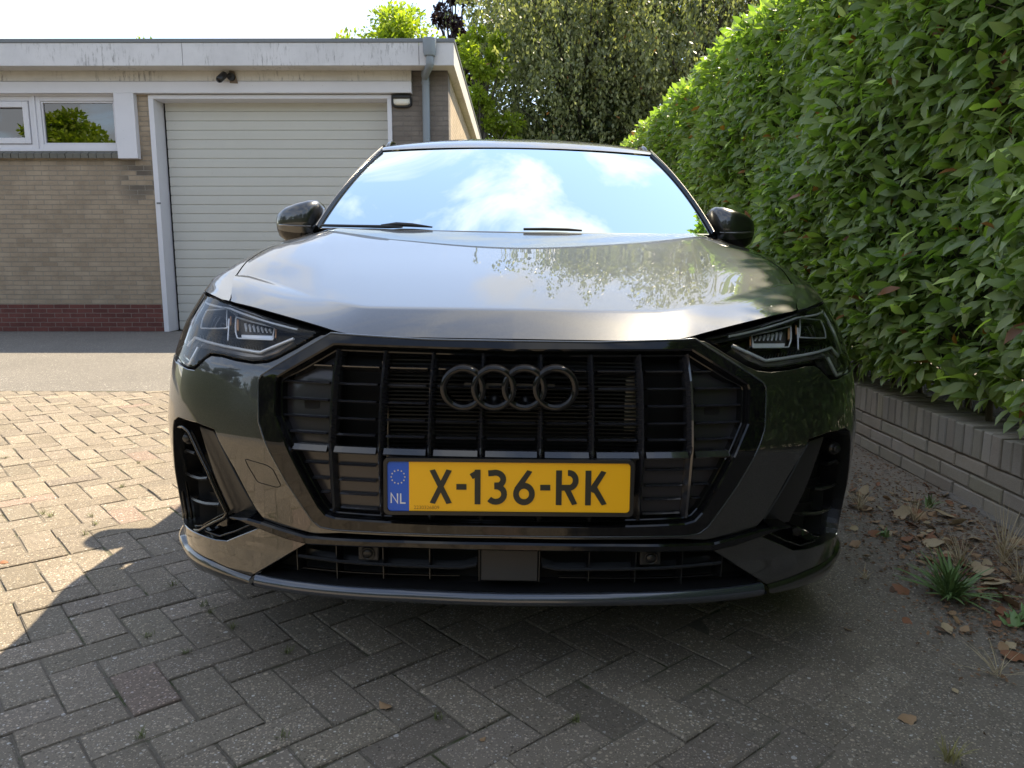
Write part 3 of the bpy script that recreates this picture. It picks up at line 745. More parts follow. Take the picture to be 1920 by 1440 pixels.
# rolled front and side edges
fr = GH[0]; b.grid([fr, fr+[0,.002,-.003], fr+[0,.02,-.005], fr+[0,.05,.0]], 0, False)
for sd_ in (0, -1):
    ed = GH[:, sd_]; sg = 1 if sd_ == 0 else -1; b.grid([ed, ed+[sg*.0006,0,-.002], ed+[sg*.003,0,-.03]], 0, False)
rr_ = GH[-1]; b.grid([rr_, rr_+[0,.004,-.004], rr_+[0,.006,-.03]], 0, False)
hood = b.build('hood', M['paint'], car)
b = MB(); rr2 = GH[-1]; b.grid([rr2+[0,.004,-.022], rr2+[0,.10,-.008], rr2+[0,.16,-.02]], 0, True); b.build('cowl', M['matt_black'], car)
# black sheet added under the hood to keep light out of shut lines
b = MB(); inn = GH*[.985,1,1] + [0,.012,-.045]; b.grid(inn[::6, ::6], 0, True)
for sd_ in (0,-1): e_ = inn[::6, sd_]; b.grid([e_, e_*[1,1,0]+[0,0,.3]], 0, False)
b.build('hood_light_block', M['void'], car)
b = MB(); q = np.linspace(-SMAX, SMAX, 60); b.grid([S(q, q*0+z, .10 if z < .7 else .06) for z in np.linspace(.24, .80, 12)], 0, True); b.build('nose_light_block', M['void'], car)  # unseen black liner added behind the nose to block light leaks
# dark seal between hood edge and lamps / grille
hs_ = [(s, z) for s, z in zip(hq[:,0], hq[:,1])]; sl_ = [(s, z-.003) for s, z in hs_]
lo_ = [(0, FRO[0][1]-.006)] + [(FRO[3][0], FRO[3][1]-.006)] + PS([(595,625),(548,616),(512,606),(475,592),(435,578),(405,565),(385,552)])
b = MB(); ps = [(s, z+.002) for s, z in hs_] + [(lo_[-1][0], hs_[-1][1]+.01)] + lo_[::-1]; ps = full([(0, ps[0][1])] + ps[1:-1] + [(0, ps[-1][1])]) if False else None
qa = res_(np.array(hs_)); 
Pb = PS([(960,642),(800,640),(640,632),(600,629),(548,616),(512,606),(475,592),(435,578),(410,566)]); Pb[0] = (0, Pb[0][1]); qb = res_(np.array(Pb))
for k in (1, -1): b.grid([S(qa[:,0]*k, qa[:,1]+.004, .030), S(qb[:,0]*k, qb[:,1]-.004, .012)], 0, True)
b.build('bonnet_seal', M['satin_black'], car)

# ---------------------------------------------------------------- body sides and fenders
Yn = [.30,.55,.8,1.3,1.7,2.2,3.0,3.6,4.1,4.35,4.47]
XI = lambda y: float(np.interp(y, [1.30,1.5,2.2,3.2,4.0,4.47], [XEND,.775,.80,.79,.72,.60]) if y > 1.3 else shx(max(y, SH[0,1])))
ZI = lambda y: float(np.interp(y, [1.30,1.6,3.0,4.2,4.47], [shz(1.3),1.085,1.11,1.14,1.10]) if y > 1.3 else shz(max(y, SH[0,1])))
def PF(y): return float(np.interp(y, _pp[:,1], _pp[:,0])/.912) if y < .62 else (1.0 if y < 3.7 else float(np.interp(y, [3.7,4.1,4.35,4.47],[1,.985,.93,.82])))
def section(y):
    xi, zi = XI(y), ZI(y); p = PF(y); w = lambda z: float(np.interp(z, ZT, WT)); fl = float(np.interp(y, [.5,.75,1.1,1.5,3.2,3.57,3.9],[0,.014,.014,0,0,.02,.01]))
    if y <= .8: xo = lambda z: .912*w(z)*p + fl
    else: xo = lambda z: (.912*w(z)*(1 - min(1,(y-.8)/.3)) + min(1,(y-.8)/.3)*float(np.interp(z, [.2,.4,.65,.85,.93,1.0,1.1],[.885,.912,.925,.915,.895,.86,.80])))*p + fl
    if y > .8:
        f = min(1, (y-.8)/.4)
    pts = [(xi, zi), (xi+.35*(xo(zi-.07)-xi), zi-.006), (xi+.72*(xo(zi-.07)-xi), zi-.024), (xo(zi-.07), zi-.07), (xo(zi-.13)+.002, zi-.13), (xo(.74), .74), (xo(.62), .62), (xo(.48), .48), (xo(.36), .36), (xo(.24)-.01, .24)]
    c = np.array(catmull(pts, 6)); return c
_sy = np.concatenate([np.arange(.30, .72, .02), np.arange(.72, 4.48, .06)]); _ST = []
for y in _sy:
    c = section(y); ln = np.concatenate([[0], np.cumsum(np.linalg.norm(np.diff(c, axis=0), axis=1))])
    qq = np.linspace(0, 1, 61); _ST.append(np.stack([np.interp(qq*ln[-1], ln, c[:,0]), np.interp(qq*ln[-1], ln, c[:,1])], 1))
_ST = np.array(_ST)
def SIDE(y, q, off=0.0):
    y = np.asarray(y, float); q = np.asarray(q, float)
    i = np.clip(np.searchsorted(_sy, y)-1, 0, len(_sy)-2); a = (y-_sy[i])/(_sy[i+1]-_sy[i]); f = np.clip(q, 0, .99999)*60; j = f.astype(int); b_ = f-j
    g = lambda i, j: _ST[i, j]
    P = (g(i,j)*((1-a)*(1-b_))[...,None] + g(i+1,j)*(a*(1-b_))[...,None] + g(i,j+1)*((1-a)*b_)[...,None] + g(i+1,j+1)*(a*b_)[...,None])
    o = np.asarray(off); return np.stack([P[...,0]-o*1.0, y+0*q, P[...,1]-o*.3], -1)
LEN = 1.0
def qz(y, z):
    i = min(np.searchsorted(_sy, y), len(_sy)-1); return float(np.interp(-z, -_ST[i][:,1], np.linspace(0,1,61)))
def archpoly(yc, r=.405, zc_=.36, ya=-9, yb=9):
    o = []
    for k in range(0, 25):
        a = R(-35 + 250*k/24); y = yc + r*math.cos(a); z = zc_ + r*math.sin(a)
        o.append((y, qz(y, max(z, .24)) if z > .26 else 1.02))
    return o
front = [(.345,0.0),(.360,.06),(.385,.11),(.42,.155),(.46,.19),(.50,.22),(.502,.30),(.502,.5),(.502,.7)]
fa = [p for p in archpoly(.89)]; ra = [p for p in archpoly(3.57, .41)]
z0q = .985
def build_side(poly, name, mtl, off=0.0, hard=None):
    for k in (1, -1):
        b = MB(); poly_ = poly if area(poly) > 0 else poly[::-1]
        VV, F = cdt([(y, q) for y, q in dens(poly_, .02)], (), .022); a = np.array(VV)
        P = SIDE(a[:,0], np.clip(a[:,1],0,1), off)
        # stitch the front edge to the nose surface
        m_ = a[:,0] < .64
        if hard is not None:      # front edge drawn onto the nose surface
            FB, TB = hard; FBd = []; TBd = []
            for i_ in range(len(FB)-1):
                for u_ in np.linspace(0, 1, 8, endpoint=False): FBd.append(FB[i_]*(1-u_)+FB[i_+1]*u_); TBd.append(TB[i_]*(1-u_)+TB[i_+1]*u_)
            FBd.append(FB[-1]); TBd.append(TB[-1]); FBd = np.array(FBd); TBd = np.array(TBd); src = SIDE(FBd[:,0], FBd[:,1]); dsp = TBd - src
            for vi in range(len(a)):
                dd = np.hypot(FBd[:,0]-a[vi,0], (FBd[:,1]-a[vi,1])*1.0); j_ = int(np.argmin(dd)); w_ = max(0, 1-dd[j_]/.16); w_ = w_*w_*(3-2*w_)
                P[vi] += dsp[j_]*w_
        P[:,0] *= -k
        b.add(P, F if k == -1 else [f[::-1] for f in F], 0, True); o = b.build(name, mtl, car)
    return o
archf = [(y, q) for y, q in fa if q < .985 and y > .503]; archf = sorted(archf, key=lambda p: -p[0])
# fender: from the shut line down to the arch, back to the door seam at y=1.42
pol = [(.345,0),(1.345,0),(1.415,.0),(1.415,.98)] + [(max(p[0],.503), p[1]) for p in archf] + [(.503,.7),(.503,.45),(.502,.30),(.50,.235),(.46,.195),(.42,.158),(.385,.112),(.360,.06)]
pol = [p for i, p in enumerate(pol) if i == 0 or math.hypot(p[0]-pol[i-1][0], p[1]-pol[i-1][1]) > 1e-4]
FBq = [(.345,0),(.360,.06),(.385,.112),(.42,.158),(.46,.195),(.50,.235),(.502,.30),(.503,.45),(.503,.7),(.503,.98)]
def _t(sz): p = S(*sz); return np.array([abs(p[0]), p[1], p[2]])
_zq = lambda q: float(np.interp(q, np.linspace(0,1,61), _ST[11][:,1]))
TBq = [_t(HOODE[-1]), _t(p2s(414,560)), _t(p2s(397,552)), _t(p2s(381,544)), _t((-(SMAX+abs(p2s(381,544)[0]))/2,.868)), _t((-SMAX,.862))] + [_t((-SMAX, min(.85, _zq(q)))) for _, q in FBq[6:]]
build_side(pol, 'fender', M['paint'], hard=([np.array(p) for p in FBq], TBq))
archr = sorted([(y, q) for y, q in ra if q < .985], key=lambda p: -p[0])
build_side([(1.421,0),(2.50,0),(2.50,.985),(1.421,.985)], 'front_door', M['paint'])
build_side([(2.506,0),(3.35,0),(3.35,.36),(3.17,.55)]+[(3.15,.985)]+[(2.506,.985)], 'rear_door', M['paint'])
build_side([(3.356,0),(4.47,0),(4.47,.985)] + archr + [(3.156,.985),(3.156,.60),(3.356,.37)], 'rear_quarter', M['paint'])
# black boxes under the car, added to block light; rear panel
b = MB(); b.box(-.80, .80, .30, 4.30, .20, .40); b.box(-.60,.60,.25,.62,.22,.72); b.build('underbody_light_block', M['void'], car)
b = MB(); rs_ = _ST[-1]; xs_ = np.linspace(-1, 1, 15)
b.grid([[(r[0]*x, 4.47 + .05*(1-x*x), r[1]) for x in xs_] for r in rs_], 0, True); b.build('tailgate', M['paint'], car)
# ---------------------------------------------------------------- wheels
for yc in (.89, 3.57):
    for k in (1, -1):
        w = empty('wheel', (-k*.80, yc, .352), None); w.parent = car
        b = MB(); b.lathe([(.235,-.10),(.33,-.112),(.350,-.09),(.352,0),(.350,.09),(.33,.112),(.235,.10),(.235,-.10)], (0,0,0), (1,0,0), 56); b.build('tyre', M['rubber'], w)
        b = MB(); b.lathe([(.236,-.10),(.225,-.09),(.215,0),(.225,.09),(.236,.10)], (0,0,0), (1,0,0), 48)
        for j in range(5):
            a = R(72*j); b.hexa([(-k*.06,.03*math.cos(a+1.57),.03*math.sin(a+1.57))]*0 or [tuple((-k*xx, rr*math.cos(a)+t_*math.cos(a+1.5708), rr*math.sin(a)+t_*math.sin(a+1.5708))) for xx in (.05,.09) for rr, t_ in ((.03,-.035),(.225,-.02),(.225,.02),(.03,.035))])
        b.build('rim', M['rim'], w)
        b = MB(); b.cyl((0,0,0), (1,0,0), .15, .02); b.build('brake_disc', M['alu'], w)
b = MB()
for yc in (.89, 3.57):
    for k in (1,-1):
        g = [[(k*xx, yc+.40*math.cos(R(a)), .36+.40*math.sin(R(a))) for xx in (.60,.915)] for a in range(-15,196,10)]; b.grid(g, 0, True)
b.build('arch_liner', M['void'], car)

# ---------------------------------------------------------------- windscreen, pillars, roof
def even(a, c, xm): return lambda x: a + (c-a)*(x/xm)**2
WB = lambda t_: np.array([t_*.742, 1.165 + .215*t_*t_, 1.067 + .012*t_*t_])
_h0 = cY(960,278.5,1.90); _h1 = cY(718,284,2.02); _hr = cY(1213,291,2.02); HXX = (abs(_h1[0])+abs(_hr[0]))/2; HZZ = (_h1[2]+_hr[2])/2
WH = lambda t_: np.array([t_*HXX, 1.90 + .12*t_*t_, _h0[2] + (HZZ-_h0[2])*t_*t_])
def WS(t_, v, out=0):
    a, c = WB(t_), WH(t_); P = a*(1-v) + c*v; n = np.array([0, -.42, .85]); bul = .013*4*v*(1-v)
    return P + n*(bul+out) + np.array([.012*4*v*(1-v)*t_, 0, 0])
ts = np.linspace(-1, 1, 41); vs = np.linspace(0, 1, 25)
scr = MB(); scr.grid([[WS(t_, v) for t_ in ts] for v in vs], 0, True); scr = scr.build('windscreen', M['screen'], car)
# printed black border inside the glass
b = MB()
def strip(f, n=40): b.grid([[f(i/n, j/2) for j in range(3)] for i in range(n+1)], 0, True)
strip(lambda u, w: WS(-1+2*u, .0+.075*w, -.004)); strip(lambda u, w: WS(-1+2*u, 1-.02*w, -.004))
for k in (1,-1): strip(lambda u, w: WS(k*(1-(.04)*w), u, -.0045))
b.build('glass_border', mat('glass_border', (.10,.09,.12), .5), scr)
b = MB(); g = []
for j in range(9):
    v = 1-.115*j/8; hw = np.interp(j/8, [0,.35,.55,.8,1],[.37,.32,.20,.15,.13]); g.append([WS(t_*hw, v, -.006) for t_ in np.linspace(-1,1,13)])
b.grid(g, 0, True); b.build('sensor_patch', mat('patch_violet', (.42,.40,.55), .5), scr)
b = MB(); b.grid([[WS(t_*hw, v, -.003) for t_ in np.linspace(-1,1,5)] for v, hw in ((.955,.03),(.935,.075))]); b.build('camera_window', mat('camera_window_grey', (.75,.8,.82), .3), scr)
# a pillars
AO = [cY(x, y, d) for x, y, d in [(588,443,1.46),(620,397,1.64),(660,343,1.86),(700,296,2.10),(722,273,2.34)]]
AO = np.array(catmull([np.array([abs(p[0]), p[1], p[2]]) for p in AO], 8)); NA = len(AO)
for k in (1, -1):
    b = MB(); rows = []
    for i in range(NA):
        v = i/(NA-1); In = WS(1, v); O = AO[i]
        mid1 = In*.6 + O*.4 + np.array([.004, -.012, .016]); mid2 = In*.2+O*.8 + np.array([.008,-.004,.012])
        bk = O + np.array([-.004, .05, -.006]); bk2 = O + np.array([-.03, .09, -.02])
        rows.append([In+np.array([.004,0,-.012]), In+np.array([.006,-.001,.001]), In+np.array([.012,-.003,.006]), mid1, mid2, O, bk, bk2])
    A_r = np.array(rows); A_r[...,0] *= -k; b.grid(A_r[:,2:6], 0, True); b.grid(A_r[:,5:8], 1, True); b.grid(A_r[:,:3], 1, True)
    b.build('windscreen_pillar', [M['paint'], M['gloss_black']], car)
    b = MB(); pth = [ (p[2]*.55+p[3]*.45 + np.array([0,-.003,.003])) for p in A_r]; b.tube(pth, .0022, 6)
    pth = [p[2] for p in A_r]; b.tube(pth, .004, 6, mi=1); b.build('pillar_trim', [mat('pillar_trim_grey', (.20,.19,.18), .45, .3), M['gloss_black']], car)
# roof
ex, ey, ez = AO[-1]
roofy = [1.90,1.96,2.04,2.15,2.34,2.6,2.9,3.2,3.6,3.95,4.15]
zcen = [_h0[2]+.004,_h0[2]+.028,_h0[2]+.052,_h0[2]+.078,_h0[2]+.103,1.582,1.588,1.584,1.56,1.52,1.48]
b = MB(); g = []
for j, y in enumerate(roofy):
    row = []
    for t_ in np.linspace(-1, 1, 33):
        a = abs(t_); yy = y + (.12*t_*t_ if j == 0 else .12*t_*t_*np.interp(j,[0,4],[1,0])) 
        xe = np.interp(j, [0,1,2,3,4,10], [HXX+.008, HXX+.020, HXX+.03, HXX+.035, ex, .58]); ze = np.interp(j, [0,1,2,3,4,6,10], [HZZ+.004, HZZ+.016, HZZ+.028, HZZ+.038, ez, ez+.012, 1.40])
        row.append((t_*xe, yy, zcen[j]*(1-a**2.6) + ze*a**2.6))
    g.append(row)
b.grid(g, 0, True); roof = b.build('roof', M['paint'], car)
for k in (1, -1):   # roof rails: an arched foot then a bar running back
    b = MB(); rp = catmull([(k*(ex-.03),2.20,1.475),(k*(ex-.028),2.28,1.514),(k*(ex-.025),2.40,1.540),(k*(ex-.02),2.6,1.552),(k*(ex-.02),3.2,1.555),(k*(ex-.025),3.8,1.50),(k*(ex-.03),3.95,1.45)], 6)
    b.tube(rp, [.006]+[.012]*(len(rp)-2)+[.006], 10); b.build('roof_rail', M['gloss_black'], car)
# side glass and rear glass, pillars in black
for k in (1, -1):
    b = MB(); g = []
    for y in np.linspace(1.47, 4.05, 24):
        xb, zb_ = XI(y)+.012, ZI(y)-.005
        if y < ex*0+AO[-1][1]:
            xt = float(np.interp(y, AO[:,1], AO[:,0])); zt_ = float(np.interp(y, AO[:,1], AO[:,2]))
        else: xt = float(np.interp(y, [2.34,4.15],[ex,.58])); zt_ = float(np.interp(y, [2.34,3.0,3.6,4.15],[ez,ez+.012,ez-.02,1.38]))
        g.append([(-k*(xb*(1-u)+xt*u+.02*4*u*(1-u)*.5), y+.01, zb_*(1-u)+zt_*u) for u in np.linspace(0,1,6)])
    b.grid(g, 0, True); b.build('side_window', M['sideglass'], car)
    b = MB(); b.grid([[(p[0]*1.002, p[1], p[2]) for p in g[j]] for j in (9,10)]); b.grid([[(p[0]*1.002, p[1], p[2]) for p in g[j]] for j in (18,20)]); b.build('door_pillar', M['gloss_black'], car)
b = MB(); b.grid([[(x*xe, y, z) for x in np.linspace(-1,1,9)] for xe, y, z in ((.58,4.15,1.46),(.60,4.30,1.30),(.62,4.47,1.10))], 0, True); b.build('rear_window', M['sideglass'], car)
# wipers
b = MB(); pth = [WS(t_, v, .009) for t_, v in ((-.99,.002),(-.80,.003),(-.62,.004),(-.55,.006))]; b.tube(pth, [.006,.006,.007,.005], 6)
b.tube([WS(-.66,.006,.014), WS(-.58,.016,.014), WS(-.50,.016,.012), WS(-.40,.010,.008)], [.003,.009,.008,.003], 6); b.build('wiper', M['satin_black'], car)
b = MB(); b.tube([WS(t_, v, .009) for t_, v in ((.04,.004),(.14,.007),(.25,.006),(.32,.0))], [.005,.006,.006,.004], 6); b.build('wiper', M['satin_black'], car)

# ---------------------------------------------------------------- mirrors
for k in (1, -1):
    mr = D.objects.new('side_mirror', None); COL.objects.link(mr); mr.parent = car
    # sections from the inner end outward: x, half height, half depth, centre z, centre y
    ref = [cY(603,420,1.60), cY(518,412,1.62)]
    xin, xout = abs(ref[0][0]), abs(ref[1][0]) ; zc_ = ref[0][2]
    n = 28; secs = []
    for u, hh, hd, dz, dy_ in ((-.02,.040,.045,.006,.03),(.03,.062,.062,.004,.02),(.10,.078,.075,.000,.01),(.25,.082,.085,-.002,0),(.5,.078,.085,-.004,.004),(.75,.066,.078,-.004,.012),(.92,.048,.064,-.003,.024),(.985,.030,.045,-.001,.034),(1.0,.010,.020,0,.04)):
        x = xin + (xout-xin)*u; ring = []
        for j in range(n):
            a = 2*math.pi*j/n; ca, sa = math.cos(a), math.sin(a); e = .62
            yy = -abs(ca)**e*math.copysign(1, ca)*hd; zz_ = abs(sa)**e*math.copysign(1, sa)*hh
            if zz_ < 0: zz_ *= 1 - .0*u; yy *= 1 - .25*(-zz_/hh)
            tz = .018*(1-u) if zz_ > 0 else .03*u*0
            ring.append((-k*x, 1.62+dy_+yy, zc_+dz+zz_+tz*zz_/hh - (.012*(1-abs(u-.3))*(-zz_/hh) if zz_ < 0 else 0)))
        secs.append(ring)
    A_s = np.array(secs)
    b = MB(); F_hi = [j for j in range(n)]
    for i in range(len(secs)-1):
        for j in range(n):
            j2 = (j+1) % n; zm_ = (A_s[i,j,2]+A_s[i+1,j2,2])/2; xm_ = A_s[i,j]
            a0 = (j+.5)/n*2*math.pi; up = math.sin(a0) > -.13
            back = math.cos(a0) < -.75
            b.add([A_s[i,j], A_s[i+1,j], A_s[i+1,j2], A_s[i,j2]], [(0,1,2,3)], 0 if up else 1, True)
    b.add(A_s[0], [tuple(range(n))], 1); b.add(A_s[-1], [tuple(range(n))], 0)
    shell = b.build('mirror_shell', [M['paint'], M['gloss_black']], mr)
    mrg = bmesh.new(); mrg.from_mesh(shell.data); bmesh.ops.remove_doubles(mrg, verts=mrg.verts, dist=1e-5); bmesh.ops.recalc_face_normals(mrg, faces=mrg.faces); mrg.to_mesh(shell.data); mrg.free()
    b = MB(); b.hexa([(-k*(xin-.06),1.58,zc_-.075),(-k*(xin+.06),1.60,zc_-.068),(-k*(xin+.06),1.66,zc_-.068),(-k*(xin-.06),1.68,zc_-.075),(-k*(xin-.05),1.59,zc_-.045),(-k*(xin+.06),1.60,zc_-.03),(-k*(xin+.06),1.66,zc_-.03),(-k*(xin-.05),1.67,zc_-.045)]); b.build('mirror_foot', M['satin_black'], mr, .006)
    b = MB(); pth = catmull([(-k*(xout-.012),1.60,zc_-.006),(-k*(xout-.04),1.556,zc_-.008),(-k*((xin+xout)/2),1.532,zc_-.012),(-k*(xin+.03),1.545,zc_-.012)],6); b.tube(pth, .0035, 6); b.build('turn_signal', M['guide'], mr)
    # quarter glass sail
    b = MB(); b.grid([[(-k*.80,1.50,1.07),(-k*.80,1.66,1.07)],[(-k*.765,1.60,1.13),(-k*.765,1.68,1.13)]]); b.build('mirror_sail', M['gloss_black'], mr)

# ---------------------------------------------------------------- cabin seen through the glass
b = MB(); b.grid([[(x, y, z) for x in np.linspace(-.74,.74,9)] for y, z in ((1.22,1.035),(1.5,1.04),(1.78,1.02),(1.88,.96),(1.90,.60))], 0, True); b.build('dashboard', M['trim'], car)
b = MB(); b.box(-.76,.76,1.25,4.1,.38,.42); b.build('cabin_floor', M['trim'], car)
b = MB(); pts = [(.37+.185*math.cos(R(a)), 1.98-.07*math.sin(R(a)), .96+.175*math.sin(R(a))) for a in range(0,361,12)]; b.tube(pts, .016, 8, caps=False); b.box(.20,.54,1.98,2.0,.94,.97); b.build('steering_wheel', M['trim'], car)
for sx0 in (-.38, .38):
    b = MB(); b.grid([[(sx0+hx_*t_, y+.03*t_*t_, z) for t_ in np.linspace(-1,1,7)] for y, z, hx_ in ((2.30,.62,.25),(2.42,.80,.26),(2.52,1.05,.25),(2.57,1.18,.20),(2.60,1.20,.14),(2.60,1.30,.13),(2.63,1.36,.10))], 0, True)
    b.box(sx0-.25, sx0+.25, 2.0, 2.5, .50, .62); b.build('seat', M['seat'], car)
b = MB(); b.grid([[(x, y, z) for x in np.linspace(-.62,.62,7)] for y, z in ((3.1,.6),(3.25,1.05),(3.3,1.12))], 0, True); b.build('rear_seat', M['seat'], car)
b = MB(); b.grid([[(t_*.56, y, z-.02*t_*t_) for t_ in np.linspace(-1,1,9)] for y, z in ((1.98,1.445),(2.3,1.53),(3.0,1.54),(4.0,1.46))], 0, True); b.build('headliner', M['seat'], car)
b = MB(); b.box(-.11,.11,2.02,2.04,1.36,1.42); b.build('rear_view_mirror', M['trim'], car, .01)
# ================================================================== GROUND
def conc_material(name, base, lo, useattr=True, dust=None):
    m = mat(name, base, .9); t = NT(m); o = t.obj()
    dn = t.n('ShaderNodeTexNoise', {'Vector': o, 'Scale': 160.0, 'Detail': 2.0}); vs = t.n('ShaderNodeVectorMath', {0: dn.outputs['Color'], 'Scale': .004}, operation='SCALE'); ov = t.n('ShaderNodeVectorMath', {0: o, 1: vs.outputs[0]}, operation='ADD').outputs[0]
    v1 = t.n('ShaderNodeTexVoronoi', {'Vector': ov, 'Scale': 98.0}); v2 = t.n('ShaderNodeTexVoronoi', {'Vector': ov, 'Scale': 210.0}); v3 = t.n('ShaderNodeTexVoronoi', {'Vector': ov, 'Scale': 58.0})
    n1 = t.noise(o, 1.3, 6, .65); n2 = t.noise(o, 420, 4, .7); n3 = t.noise(o, 9, 6, .7)
    rc = lambda v: t.n('ShaderNodeSeparateColor', {0: v.outputs['Color']})
    def peb(v, thr, dmax):
        s_ = rc(v); msk = t.math('MULTIPLY', t.math('GREATER_THAN', s_.outputs[0], thr), t.math('LESS_THAN', v.outputs['Distance'], t.math('ADD', t.math('MULTIPLY', s_.outputs[2], dmax*.6), dmax*.5)))
        g = t.ramp(s_.outputs[1], [(0, tuple(c*.30 for c in base)), (.35, tuple(c*.7 for c in base)), (.60, tuple(c*1.35 for c in base)), (.80, (base[0]*1.75, base[1]*1.7, base[2]*1.65)), (.93, (.50,.45,.38)), (1, (.72,.70,.66))]); return msk, g
    c = t.mix(n2, lo, tuple(x*1.0 for x in base))
    m2, g2 = peb(v2, .25, .46); c = t.mix(t.math('MULTIPLY', m2, .95), c, g2)
    m1, g1 = peb(v1, .35, .40); c = t.mix(m1, c, g1)
    m3, g3 = peb(v3, .80, .30); c = t.mix(m3, c, g3)
    if useattr:
        at = t.n('ShaderNodeAttribute', attribute_name='tint'); c = t.mix(1.0, c, at.outputs['Color'], 'MULTIPLY')
    c = t.mix(t.math('MULTIPLY', t.ramp(n1, [(.35,0),(.7,1)]), .28), c, tuple(x*.5 for x in base))
    c = t.mix(t.math('MULTIPLY', t.ramp(n3, [(.55,0),(.72,1)]), .35), c, tuple(x*.45 for x in base))
    if dust:
        x_ = t.n('ShaderNodeSeparateXYZ', {0: o}).outputs[0]; e = t.math('ADD', x_, t.math('MULTIPLY', t.math('SUBTRACT', t.noise(o, 4.5, 6, .7), .5), 1.1)); k = t.ramp(t.n('ShaderNodeMapRange', {0: e, 1: dust[0], 2: dust[1]}).outputs[0], [(0,0),(1,1)])
        dc_ = t.mix(t.noise(o, 30, 6, .7), (.17,.13,.095), (.44,.39,.31)); c = t.mix(t.math('MULTIPLY', k, .85), c, dc_)
    t.color(c)
    h = t.math('ADD', t.math('MULTIPLY', m1, t.math('SUBTRACT', .55, v1.outputs['Distance'])), t.math('MULTIPLY', m3, .6)); h = t.math('ADD', h, t.math('MULTIPLY', m2, .25)); h = t.math('ADD', h, t.math('MULTIPLY', n2, .6)); h = t.math('ADD', h, t.math('MULTIPLY', n3, .8))
    t.bump(h, 1.0, .0035); return m
M['paver'] = conc_material('washed_concrete_paver', (.325,.272,.205), (.125,.106,.082))
M['asphalt'] = conc_material('washed_grey_concrete', (.20,.185,.165), (.13,.12,.107), useattr=False)
M['washed_dirt'] = conc_material('washed_concrete_dusty', (.325,.272,.205), (.125,.106,.082), useattr=False, dust=(.95,1.75))
def soil():
    m = mat('joint_soil_moss', (.1,.08,.05), .95); t = NT(m); o = t.obj(); n = t.noise(o, 5, 6, .7); n2 = t.noise(o, 140, 4, .7); n3 = t.noise(o, 1.7, 4)
    c = t.mix(n2, (.085,.072,.055), (.22,.19,.15)); c = t.mix(t.ramp(n, [(.50,0),(.62,1)]), c, (.055,.066,.022)); t.color(c); t.bump(n2, 1, .004); return m
M['soil'] = soil()
m = M['sidewalk'] = mat('dusty_dirt_concrete', (.2,.17,.13), .95); t = NT(m); o = t.obj(); n = t.noise(o, 3, 6, .65); n2 = t.noise(o, 180, 5, .7); n4 = t.noise(o, 22, 5, .65)
v = t.n('ShaderNodeTexVoronoi', {'Vector': o, 'Scale': 120.0}); sc_ = t.n('ShaderNodeSeparateColor', {0: v.outputs['Color']})
c = t.mix(t.ramp(n, [(.35,0),(.65,1)]), (.34,.305,.25), (.235,.20,.155)); c = t.mix(t.ramp(n4, [(.48,0),(.62,.7)]), c, (.17,.135,.10)); c = t.mix(t.math('MULTIPLY', n2, .5), c, (.07,.06,.045))
pb = t.math('MULTIPLY', t.math('GREATER_THAN', sc_.outputs[0], .80), t.math('LESS_THAN', v.outputs['Distance'], .33)); c = t.mix(pb, c, t.mix(sc_.outputs[1], (.12,.10,.08), (.5,.46,.39)))
t.color(c); t.bump(t.math('ADD', n2, t.math('ADD', n4, t.math('MULTIPLY', pb, .5))), .9, .006)
m = M['far'] = mat('far_grass', (.07,.09,.03), .95); t = NT(m); t.color(t.mix(t.noise(t.obj(), .6, 6), (.05,.07,.02), (.14,.13,.07)))

b = MB(); b.box(-1200, 1200, -1200, 1200, -.5, -.022); tag(b.build('ground', M['far']), 'flat ground reaching to the horizon', kind='structure')
def sheet(name, x0, x1, y0, y1, z, m_, kind='structure', label=None, step=None):
    b = MB(); nx = 2 if not step else int((x1-x0)/step)+1; ny = 2 if not step else int((y1-y0)/step)+1
    b.grid([[(x, y, z) for x in np.linspace(x0,x1,nx)] for y in np.linspace(y0,y1,ny)], 0, False); return tag(b.build(name, m_), label, kind=kind)
YP = 5.72
# bedding under the pavers: rises towards the right so dirt fills the joints there
b = MB(); xs = np.linspace(-14, 2.1, 140); ys = np.linspace(-9, YP, 90); r_ = rng.normal(0, .0008, (len(ys), len(xs)))
b.grid([[(x, y, np.interp(x, [-3, -.2, .5, 1.1, 1.5, 2.1], [-.0045,-.0042,-.004,-.0025,.001,.006]) + r_[j,i]) for i, x in enumerate(xs)] for j, y in enumerate(ys)], 0, True)
tag(b.build('joint_sand', M['soil']), kind='structure')
# right-hand strip of dusty ground running up to the wall
b = MB(); xs = np.linspace(.30, 1.95, 70); ys = np.linspace(-2, 12, 300)
b.grid([[(x, y, float(np.interp(x-.10*math.sin(y*2.3)-.06*math.sin(y*7.1+1), [.50,.78,1.1,1.5,1.8],[-.007,-.0012,.0016,.006,.010])) + rng.normal(0,.0007)) for x in xs] for y in ys], 0, True); tag(b.build('dirt_strip', M['washed_dirt']), kind='structure')
sheet('forecourt', -16, 2.0, YP, 10.9, -.002, M['asphalt']); sheet('street', -30, 30, -30, -9, -.004, M['asphalt'])
